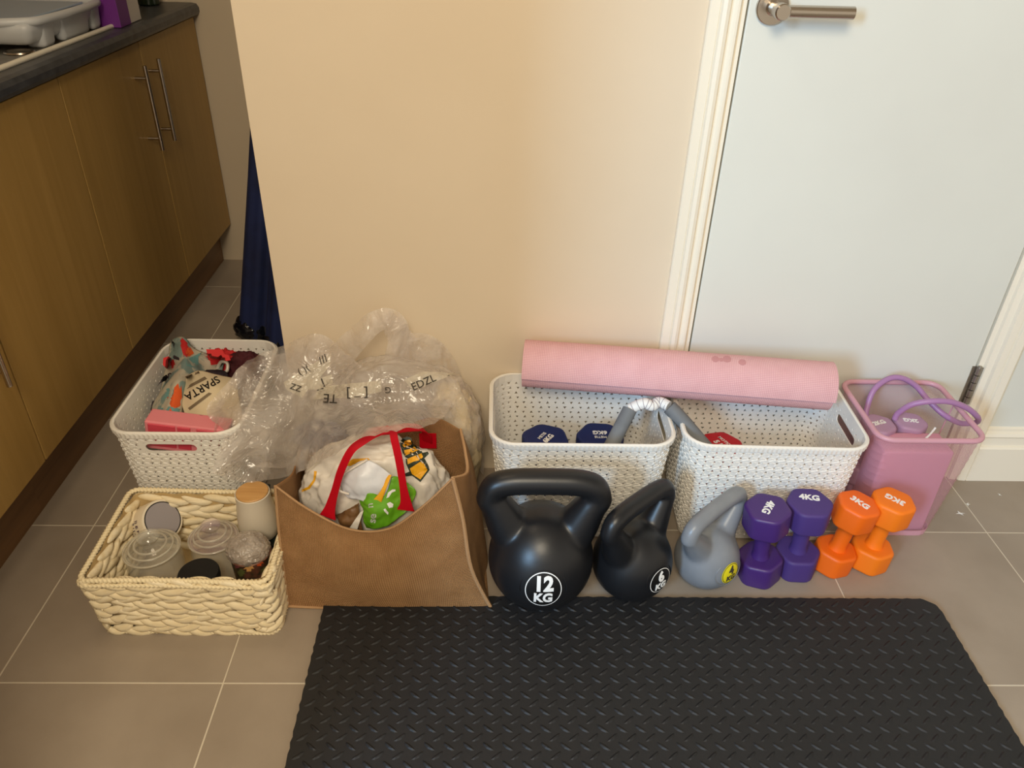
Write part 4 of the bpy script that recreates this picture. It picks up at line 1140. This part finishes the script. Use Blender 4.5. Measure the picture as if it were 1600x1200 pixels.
h2 = fs_('bag_handle', [[(610, 484, 1.46), (640, 515, 1.46), (660, 545, 1.46), (690, 590, 1.45)], [(600, 500, 1.45), (628, 530, 1.45), (640, 560, 1.45), (668, 600, 1.44)], [(600, 520, 1.44), (612, 545, 1.44), (625, 580, 1.44), (640, 612, 1.42)]], 9, 'film2', amp=.008, fr=20)
# printed bands on the film
MT['print_band'] = mat_film('white_print_band', (244, 238, 222), .5, c_var=.3); MT['print_ink'] = mat('grey_print_ink', (84, 78, 72), .6)
bv = bvh_of([c1, body])
for nm, pl in (('print_band', zz(440, 470, 1569 / 340, [(370, 610), (700, 580), (705, 655), (530, 700), (380, 700), (240, 710), (270, 640)])), ('print_band', zz(440, 470, 1569 / 340, [(20, 590), (150, 500), (350, 380), (368, 440), (270, 560), (360, 530), (368, 640), (190, 640), (150, 700), (40, 640)])),
               ('print_band', zz(440, 470, 1569 / 340, [(890, 570), (1020, 510), (1290, 520), (1200, 545), (1010, 625), (960, 650)]))):
    printed(nm, pl, 1.39, O, bv, MT['print_band'], pbag, .003, .010)
for (tx, x, y, s, r) in (('TE', 516, 622, .026, 176), ('[ _ ]', 558, 612, .026, 2), ('G', 606, 609, .018, 182), ('EDZL', 662, 598, .022, 24), ('( )(', 474, 578, .020, 32), ('///', 505, 562, .022, 30), ('- -', 704, 585, .014, 10), ('_I', 500, 600, .026, 20), ('ZZ', 462, 606, .018, -20)):
    F_, d, sc_ = view_frame(x, y, 1.38, O)
    me = text_mesh(tx, s, depth=.0002, bold=.01); me.transform(F_ @ Matrix.Rotation(D(r), 4, 'Z')); wrap(me, bv, d, .0045); link('lettering', me, MT['print_ink'], pbag)
# what shows through the film
def cloth_blob(name, label, c, r, m, seed, cat='cloth', **k):
    e = empty(name, (c[0], c[1], c[2] - r[2]), label, cat)
    blob('folds', (0, 0, r[2]), r, m, e, sub=5, amp=.28, fr=2.2, seed=seed, **k)
    return e
cloth_blob('folded_cloth', 'blue grey folded cloth showing through the clear bag, side nearest the cloth basket', (-.318, 1.375, .150), (.075, .055, .13), MT['cloth_blue_grey'], 2)
cloth_blob('folded_cloth', 'pale cream bundle showing through the clear bag beside the basket of navy dumbbells', (-.09, 1.385, .16), (.065, .070, .150), MT['cloth_cream'], 6)
cc_ = P(500, 683, Y=1.285)
cloth_blob('folded_cloth', 'dark slate cloth bundle just above the jute bag edge, seen through the clear bag', tuple(cc_), (.052, .030, .034), MT['cloth_blue_grey'], 14)
cloth_blob('folded_cloth', 'small slate blue cloth at the top of the clear bag, above the jute bag corner', (-.165, 1.345, .265), (.035, .030, .030), MT['cloth_blue_grey'], 9)

# ------------------------------------------------------------------ things in the cloth basket
# floral cloth hung up the side
fc = empty('floral_cloth', tuple(P(290, 600, Y=1.45)), 'floral cloth with red and orange blooms bunched up in the basket by the oak units', 'cloth')
O = P(290, 600, Y=1.45)
MT['floral_base'] = mat('floral_base', (186, 178, 160), .85, c2=(120, 140, 136), nscale=22, lo=.5, hi=.56)
MT['floral_vein'] = mat('floral_vein', (206, 196, 176), .85, c2=(60, 34, 48), nscale=38, nstretch=(1, 1, .35), lo=.52, hi=.56)
fsA = sheet('cloth_fold', [[P(266, 532, Y=1.62) - O, P(285, 528, Y=1.60) - O, P(302, 545, Y=1.58) - O, P(325, 555, Y=1.58) - O, P(352, 560, Y=1.58) - O],
        [P(262, 570, Y=1.55) - O, P(285, 565, Y=1.51) - O, P(300, 575, Y=1.50) - O, P(320, 580, Y=1.52) - O, P(345, 585, Y=1.52) - O],
        [P(252, 605, Y=1.48) - O, P(272, 600, Y=1.43) - O, P(284, 600, Y=1.43) - O, P(300, 600, Y=1.46) - O, P(330, 600, Y=1.48) - O],
        [P(240, 640, Y=1.42) - O, P(258, 640, Y=1.36) - O, P(278, 645, Y=1.36) - O, P(288, 650, Y=1.38) - O, P(300, 655, Y=1.40) - O],
        [P(232, 668, Y=1.38) - O, P(252, 672, Y=1.32) - O, P(280, 675, Y=1.32) - O, P(295, 676, Y=1.33) - O, P(305, 676, Y=1.34) - O]], MT['floral_base'], fc, nu=10, nv=10, amp=.008, fr=16, thick=.002, ridged=False)
bv = bvh_of([fsA]); S2 = 1467 / 220
for mname, pl in (('flower_red', [(240, 330), (290, 310), (340, 345), (365, 420), (330, 440), (270, 445), (235, 400)]),
                  ('flower_red', [(385, 130), (430, 110), (490, 170), (520, 240), (480, 330), (450, 330), (420, 220)]),
                  ('flower_orange', [(350, 640), (385, 600), (400, 660), (415, 620), (425, 780), (400, 830), (350, 850), (320, 900), (290, 900), (320, 830), (280, 740), (340, 710)]),
                  ('flower_orange', [(470, 240), (510, 200), (555, 280), (500, 320), (470, 290)]),
                  ('flower_teal', [(240, 640), (330, 650), (340, 690), (290, 760), (225, 760)]), ('flower_teal', [(200, 860), (300, 840), (460, 880), (475, 1020), (330, 1020), (200, 970)]),
                  ('flower_teal', [(470, 350), (560, 300), (640, 260), (600, 310), (600, 400), (540, 430), (480, 410)]),
                  ('flower_dark', [(320, 140), (350, 160), (345, 300), (400, 330), (400, 360), (340, 340), (315, 260)]), ('flower_dark', [(240, 520), (300, 480), (400, 470), (395, 500), (300, 540), (200, 600), (160, 660)]),
                  ('flower_dark', [(120, 780), (165, 770), (140, 850), (100, 890)]), ('flower_red', [(690, 240), (840, 240), (870, 290), (910, 300), (930, 350), (880, 360), (830, 350), (800, 400), (730, 410), (715, 330)])):
    printed('printed_flower', zz(220, 510, S2, pl), 1.45, O, bv, MT[mname], fc, .005, .008)
sc_c = empty('striped_cloth', tuple(P(318, 620, Y=1.42)), 'cream cloth with grey stripes and black upside-down lettering in the basket of cloths', 'cloth')
O = P(318, 620, Y=1.42)
sc1 = sheet('cloth_fold', [[P(290, 590, Y=1.46) - O, P(310, 580, Y=1.46) - O, P(335, 585, Y=1.46) - O, P(370, 592, Y=1.47) - O],
        [P(284, 615, Y=1.42) - O, P(305, 605, Y=1.41) - O, P(335, 605, Y=1.41) - O, P(372, 615, Y=1.42) - O],
        [P(288, 640, Y=1.38) - O, P(312, 640, Y=1.365) - O, P(340, 640, Y=1.365) - O, P(378, 645, Y=1.38) - O],
        [P(296, 660, Y=1.35) - O, P(318, 662, Y=1.33) - O, P(345, 665, Y=1.33) - O, P(382, 668, Y=1.34) - O]], MT['cream_cloth'], sc_c, nu=10, nv=10, amp=.003, fr=10, thick=.002, ridged=False)
bv = bvh_of([sc1])
for pl in ([(465, 525), (600, 465), (610, 485), (480, 545)], [(455, 640), (660, 520), (685, 545), (465, 665)], [(500, 850), (700, 690), (730, 700), (520, 870)]):
    printed('grey_stripe', zz(220, 510, S2, pl), 1.40, O, bv, MT['ink_grey'], sc_c, .0045, .006)
F_, d, s_ = view_frame(220 + 640 / S2, 510 + 640 / S2, 1.40, O)
me = text_mesh('SPARTA', .0225, depth=.0002, bold=.015); me.transform(F_ @ Matrix.Rotation(D(212), 4, 'Z')); wrap(me, bv, d, .005); link('lettering', me, MT['ink_black'], sc_c)
nt = empty('dark_net_bag', tuple(P(320, 665, Y=1.31)), 'dark fine net fabric tucked behind the pink box in the basket', 'bag')
O = P(320, 665, Y=1.31)
sheet('net', [[P(298, 648, Y=1.34) - O, P(320, 650, Y=1.33) - O, P(372, 668, Y=1.33) - O], [P(299, 668, Y=1.31) - O, P(320, 672, Y=1.30) - O, P(372, 678, Y=1.30) - O], [P(300, 690, Y=1.30) - O, P(320, 692, Y=1.29) - O, P(372, 695, Y=1.29) - O]], MT['dark_net'], nt, amp=.003, thick=.001)
rc = empty('red_white_cloth', tuple(P(348, 560, Y=1.58)), 'bright red and white cloth at the back of the basket below its handle slot', 'cloth')
O = P(348, 560, Y=1.58)
blob('folds', (0, 0, -.03), (.055, .03, .045), MT['red_cloth'], rc, sub=5, amp=.5, fr=2.6, seed=5)
tube('white_edge', [P(340, 575, Y=1.54) - O, P(346, 565, Y=1.54) - O, P(355, 568, Y=1.54) - O, P(354, 580, Y=1.53) - O, P(342, 583, Y=1.53) - O], .004, MT['white_bag'], rc, n=8)
mc = empty('maroon_cloth', tuple(P(385, 570, Y=1.57)), 'dark maroon cloth at the back of the basket against its handle slot', 'cloth')
blob('folds', (0, 0, -.02), (.05, .035, .05), MT['maroon'], mc, sub=5, amp=.35, fr=2.0, seed=8)
dc = empty('black_cloth', tuple(P(330, 582, Y=1.50)), 'small black cloth fold between the floral and striped cloths', 'cloth')
blob('folds', (0, 0, -.01), (.036, .02, .012), MT['flower_dark'], dc, sub=4, amp=.3, fr=2.0, seed=2)
# unseen bulk of cloth below
bl = empty('cloth_pile', (-.64, 1.45, .008), 'grey cloths filling the bottom of the basket under the floral cloth', 'cloth')
blob('folds', (0, .02, .06), (.10, .15, .055), MT['cream_cloth'], bl, sub=5, amp=.15, fr=2.2, seed=21, squash=.8)
pk = empty('pink_box', (-.66, 1.29, .2), 'pink plastic container with an open compartment at the front of the cloth basket', 'box')
O = Vector((-.66, 1.29, .2))
bm = bmesh.new(); box_bm(-.082, .082, .004, .050, -.07, 0, .003, 2, bm); o = mkbm('box_shell', bm, MT['pink_box'], pk)
bm = bmesh.new()
for (x, w) in ((-.048, .054), (-.004, .026), (.046, .05)): box_bm(x - w / 2, x + w / 2, .0015, .006, -.06, -.004, .0012, 1, bm)
o2 = mkbm('compartment', bm, MT['pink_box_in'], pk)
cL, cR = P(230, 668, Y=1.285), P(345, 682, Y=1.285)
for q_ in (o, o2): q_.location = ((cL + cR) / 2 - O) + Vector((.004, 0, .012)); q_.rotation_euler = (0, math.atan2(cL.z - cR.z, cR.x - cL.x), 0)

# ------------------------------------------------------------------ woven rush basket
wk = empty('wicker_basket', (-.565, 1.105, 0), 'low cream woven rush basket full of jars on the tiles beside the jute bag', 'basket')
ww, wd, wh = .335, .24, .158
def wpath(z, out=0):
    t = z / wh; w = .318 + (.330 - .318) * t; d = .205 + (.240 - .205) * t
    return rr_path(w + 2 * out, d + 2 * out, .018)
# inner woven liner
vs, fs = [], []
for k in range(9):
    z = .002 + (wh - .004) * k / 8; f, tot = wpath(z, -.004)
    for i in range(120):
        p, nn = f(tot * i / 120); rp = .0018 * sin(i * 1.2 + k * 2); vs.append((p.x + nn.x * rp, p.y + nn.y * rp, z))
for k in range(8):
    for i in range(120): fs.append((k * 120 + i, k * 120 + (i + 1) % 120, (k + 1) * 120 + (i + 1) % 120, (k + 1) * 120 + i))
fs.append(tuple(range(119, -1, -1)))
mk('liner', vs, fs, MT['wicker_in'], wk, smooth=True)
def strand_mesh(seed, curl):
    random.seed(seed); vs, fs = [], []; n, k = 10, 12
    L = .031; tw = random.uniform(-.6, .6)
    for j in range(k + 1):
        t = j / k * 2 - 1
        wdt = .0082 * (1 - abs(t) ** 2.4) ** .6 + .0008; th = .0052 * (1 - abs(t) ** 3) + .0006
        cy = curl * .0045 * (1 - t * t)
        for i in range(n):
            a = 2 * pi * i / n; rr = 1 + .10 * sin(4 * a + tw + t * 2)
            vs.append((t * L, sin(a) * th * rr - .0015 * (1 - t * t), cy + cos(a) * wdt * rr))
    for j in range(k):
        for i in range(n): fs.append((j * n + i, j * n + (i + 1) % n, (j + 1) * n + (i + 1) % n, (j + 1) * n + i))
    me = bpy.data.meshes.new('strand'); me.from_pydata(vs, [], fs); me.materials.append(MT['wicker'])
    for p in me.polygons: p.use_smooth = True
    return me
SM = [strand_mesh(s, c_) for s in range(3) for c_ in (-1, 1)]
rows = 11; cnt = 0; rest = bmesh.new()
for j in range(rows):
    z = .010 + (wh - .020) * j / (rows - 1); f, tot = wpath(z, .003)
    nn_ = 26; dlt = tot / nn_
    for i in range(nn_):
        u = (i + (.5 if (j // 1) % 2 else 0) + random.uniform(-.08, .08)) * dlt
        p, nm = f(u); t = Vector((-nm.y, nm.x, 0))
        ang = D(16) * (1 if j % 2 else -1) + D(random.uniform(-5, 5))
        me = random.choice(SM)
        near = min((f(u - .026)[1] - nm).length, 9) + (f(u + .026)[1] - nm).length
        shr = .62 if near > .3 else 1
        R_ = Matrix((t, -Vector((nm.x, nm.y, 0)), Vector((0, 0, 1)))).transposed().to_4x4()
        Mx = Matrix.Translation((p.x, p.y, z)) @ R_ @ Matrix.Rotation(-ang, 4, 'Y') @ Matrix.Diagonal((random.uniform(.9, 1.1) * shr, 1, random.uniform(.85, 1.1), 1))
        visible = nm.y < .5
        if visible and cnt < 290:
            o = link('rush_strand', me, None, wk); o.matrix_local = Mx; cnt += 1
        else:
            m2_ = me.copy(); m2_.transform(Mx); rest.from_mesh(m2_); bpy.data.meshes.remove(m2_)
    # inner face of the back and sides
for j in range(7):
    z = .03 + (wh - .045) * j / 6; f, tot = wpath(z, -.006)
    for i in range(24):
        u = (i + (.5 if j % 2 else 0)) * tot / 24; p, nm = f(u)
        t = Vector((-nm.y, nm.x, 0)); R_ = Matrix((t, Vector((nm.x, nm.y, 0)), Vector((0, 0, 1)))).transposed().to_4x4()
        m2_ = random.choice(SM).copy(); m2_.transform(Matrix.Translation((p.x, p.y, z)) @ R_ @ Matrix.Rotation(D(14) * (1 if j % 2 else -1), 4, 'Y')); rest.from_mesh(m2_); bpy.data.meshes.remove(m2_)
o = mkbm('rush_weave', rest, MT['wicker'], wk, smooth=True); o['kind'] = 'stuff'
def rope(name, z, out, r, tw=150, parent=None):
    f, tot = wpath(min(z, wh), out); N = 900; vs, fs = [], []; n = 8
    for k in range(N):
        p, nm = f(tot * k / N)
        for i in range(n):
            a = 2 * pi * i / n
            rr = r * (1 + .28 * sin(2 * a + 2 * pi * tw * k / N / 1))
            vs.append((p.x + nm.x * rr * cos(a), p.y + nm.y * rr * cos(a), z + rr * sin(a) + .002 * sin(k * .02)))
    for k in range(N):
        q = (k + 1) % N
        for i in range(n): fs.append((k * n + i, q * n + i, q * n + (i + 1) % n, k * n + (i + 1) % n))
    return mk(name, vs, fs, MT['rush_rope'], parent, smooth=True)
rope('rim_rope', wh, .002, .0048, parent=wk)
rope('rim_rope', wh - .009, .007, .0038, parent=wk)
rope('base_rope', .0045, .004, .0042, parent=wk)
# jars and tubs in the basket
MT['glass2'] = mat_glass('iridescent_glass', (214, 190, 214)); MT['glass_edge'] = mat_film('glass_edge', (235, 230, 215), .45, rough=.06); MT['seal'] = mat('clear_seal', (196, 184, 160), .3)
def jar(x, y, rz, r, h, label, irid=False):
    e = empty('glass_jar', (x, y, .004), label, 'jar', 'lidded glass jars in the rush basket')
    lathe('jar_body', [(.0001, 0), (r * .8, 0), (r * .97, .006), (r, .02), (r, h * .68), (r * .94, h * .8), (r * .9, h * .84), (r * .93, h * .86), (r * .93, h * .88), (r * .88, h * .88), (r * .86, h * .80), (r * .95, h * .66), (r * .95, .02), (r * .76, .008), (.0001, .008)], MT['glass'], e, n=48)
    for q_, (a_, b_) in enumerate(((.985, .905), (.77, .962), (.56, 1.002))):
        tube('lid_ridge', [(r * a_ * cos(t), r * a_ * sin(t), h * b_) for t in [2 * pi * i / 40 for i in range(40)]], .0022, MT['glass_edge'], e, n=8, sm=1, closed=True)
    lathe('jar_lid', [(r * .84, h * .85), (r * .84, h * .885), (r * .98, h * .89), (r * 1.0, h * .905), (r * .93, h * .93), (r * .8, h * .95), (r * .76, h * .965), (r * .62, h * .985), (r * .55, h * 1.0), (r * .36, h * 1.02), (r * .26, h * 1.05), (r * .26, h * 1.07), (r * .36, h * 1.10), (r * .40, h * 1.14), (r * .34, h * 1.18), (r * .18, h * 1.205), (.0001, h * 1.21)], MT['glass2' if irid else 'glass'], e, n=48)
    tube('lid_seal', [(r * .92 * cos(a), r * .92 * sin(a), h * .882) for a in [2 * pi * i / 36 for i in range(36)]], .0016, MT['seal'], e, n=6, sm=1, closed=True)
    return e
jar(-.652, 1.098, 0, .052, .132, 'plain clear glass jar with a domed lid at the near end of the rush basket')
jar(-.543, 1.128, 0, .047, .134, 'clear glass jar with an iridescent lid in the middle of the rush basket', True)
tp = empty('white_tub', tuple(P(240, 818, Z=.098)), 'white round tub lying tilted with a grey lid and purple printed side', 'tub')
Rt = Vector((.72, -.36, .60)).to_track_quat('Z', 'Y').to_matrix().to_4x4()
lathe('tub_body', [(.0001, -.045), (.040, -.045), (.0425, -.04), (.0425, .036), (.041, .040), (.036, .0405)], MT['ceramic_white'], tp, xf=Rt, n=44)
lathe('tub_lid', [(.0365, .0395), (.035, .0415), (.030, .0412), (.0001, .0412)], MT['grey_lid'], tp, xf=Rt, n=44)
tube('lid_line', [Rt @ Vector((.0362 * cos(a), .0362 * sin(a), .041)) for a in [2 * pi * i / 36 for i in range(36)]], .0011, MT['dark'], tp, n=6, sm=1, closed=True)
MT['purple_ink'] = mat('purple_ink', (96, 66, 104), .6)
la_ = Rt.to_3x3().inverted() @ Vector((-.55, -.70, .3)); la_ = math.atan2(la_.y, la_.x)
for q_, (tx, sz) in enumerate((('BARBE', .013), ('COFFEE', .011), ('TEA', .012))):
    me = text_mesh(tx if False else ('|| E H', 'E I I -', 'H E ||')[q_], sz, depth=.0002, bold=.02)
    for v in me.vertices:
        a = v.co.x / .0425 + la_; zz_ = v.co.y + .016 - q_ * .014
        v.co = Rt @ Vector((.0432 * cos(a), .0432 * sin(a), zz_))
    link('lettering', me, MT['purple_ink'], tp)
cn = empty('canister', (-.470, 1.180, .085), 'cream ceramic canister with a round bamboo lid standing up out of the rush basket', 'canister')
lathe('canister_body', [(.0001, 0), (.030, 0), (.037, .008), (.0395, .028), (.0375, .06), (.0335, .095), (.0335, .1105), (.0315, .1115), (.031, .106)], MT['ceramic'], cn, n=48)
lathe('bamboo_lid', [(.0001, .109), (.0308, .109), (.0312, .113), (.030, .1145), (.0001, .1145)], MT['bamboo'], cn, n=48)
# dark carton it stands on, showing behind it
dk = empty('dark_box', (-.465, 1.185, .004), 'dark green card box under the bamboo lidded canister', 'box')
box('box_shell', -.036, .034, -.036, .040, 0, .079, MT['teal_dark'], dk, bev=.001)
dk2 = empty('dark_card', tuple(P(410, 775, Y=1.225)), 'dark card corner poking up behind the bamboo lidded canister', 'card')
box('card_sheet', -.028, .016, -.002, .002, -.10, .030, MT['teal_dark'], dk2, bev=.0005).rotation_euler = (D(-6), D(6), 0)
bc = empty('black_lidded_tub', (-.540, 1.030, .004), 'black round lid of a tub at the front of the rush basket', 'tub')
lathe('tub_body', [(.0001, 0), (.034, 0), (.036, .004), (.036, .115)], MT['ceramic_white'], bc, n=40)
lathe('tub_lid', [(.036, .108), (.0375, .11), (.0375, .124), (.036, .127), (.0001, .128)], MT['dark'], bc, n=40)
mc_ = P(391, 862, Z=.128)
mg = empty('floral_mug', (mc_.x, mc_.y, .004), 'dark floral printed pot holding bubble wrap in the corner of the rush basket', 'pot')
lathe('pot_body', [(.0001, 0), (.030, 0), (.034, .004), (.038, .122), (.0395, .124), (.037, .125), (.035, .122), (.032, .01), (.0001, .01)], MT['mug'], mg, n=44)
mb_v = bvh_of([mg.children[0]])
for (x, y, s, mm) in ((389, 884, 1, 'bamboo'), (405, 876, .9, 'flower_orange'), (371, 879, .9, 'flower_maroon'), (414, 889, .8, 'flower_olive'), (377, 893, .8, 'flower_olive')):
    F_, d, sc_ = view_frame(x, y + 2, 1.0, Vector(mg.location)); n = 16
    poly = [(.011 * s * (1 if i % 2 else .55) * cos(2 * pi * i / n), .009 * s * (1 if i % 2 else .55) * sin(2 * pi * i / n)) for i in range(n)]
    patch('printed_flower', poly, F_, MT[mm], mg, mb_v, d, .0006, .006)
bw = empty('bubble_wrap', (mc_.x - .003, mc_.y + .001, .113), 'crumpled ball of bubble wrap stuffed in the floral pot', 'bubble wrap')
blob('wrap_film', (0, 0, .022), (.040, .036, .030), MT['bubble'], bw, sub=6, amp=.14, fr=2.6, seed=4)
blob('wrap_layer', (0, 0, .022), (.036, .032, .026), MT['bubble'], bw, sub=5, amp=.16, fr=2.2, seed=7)
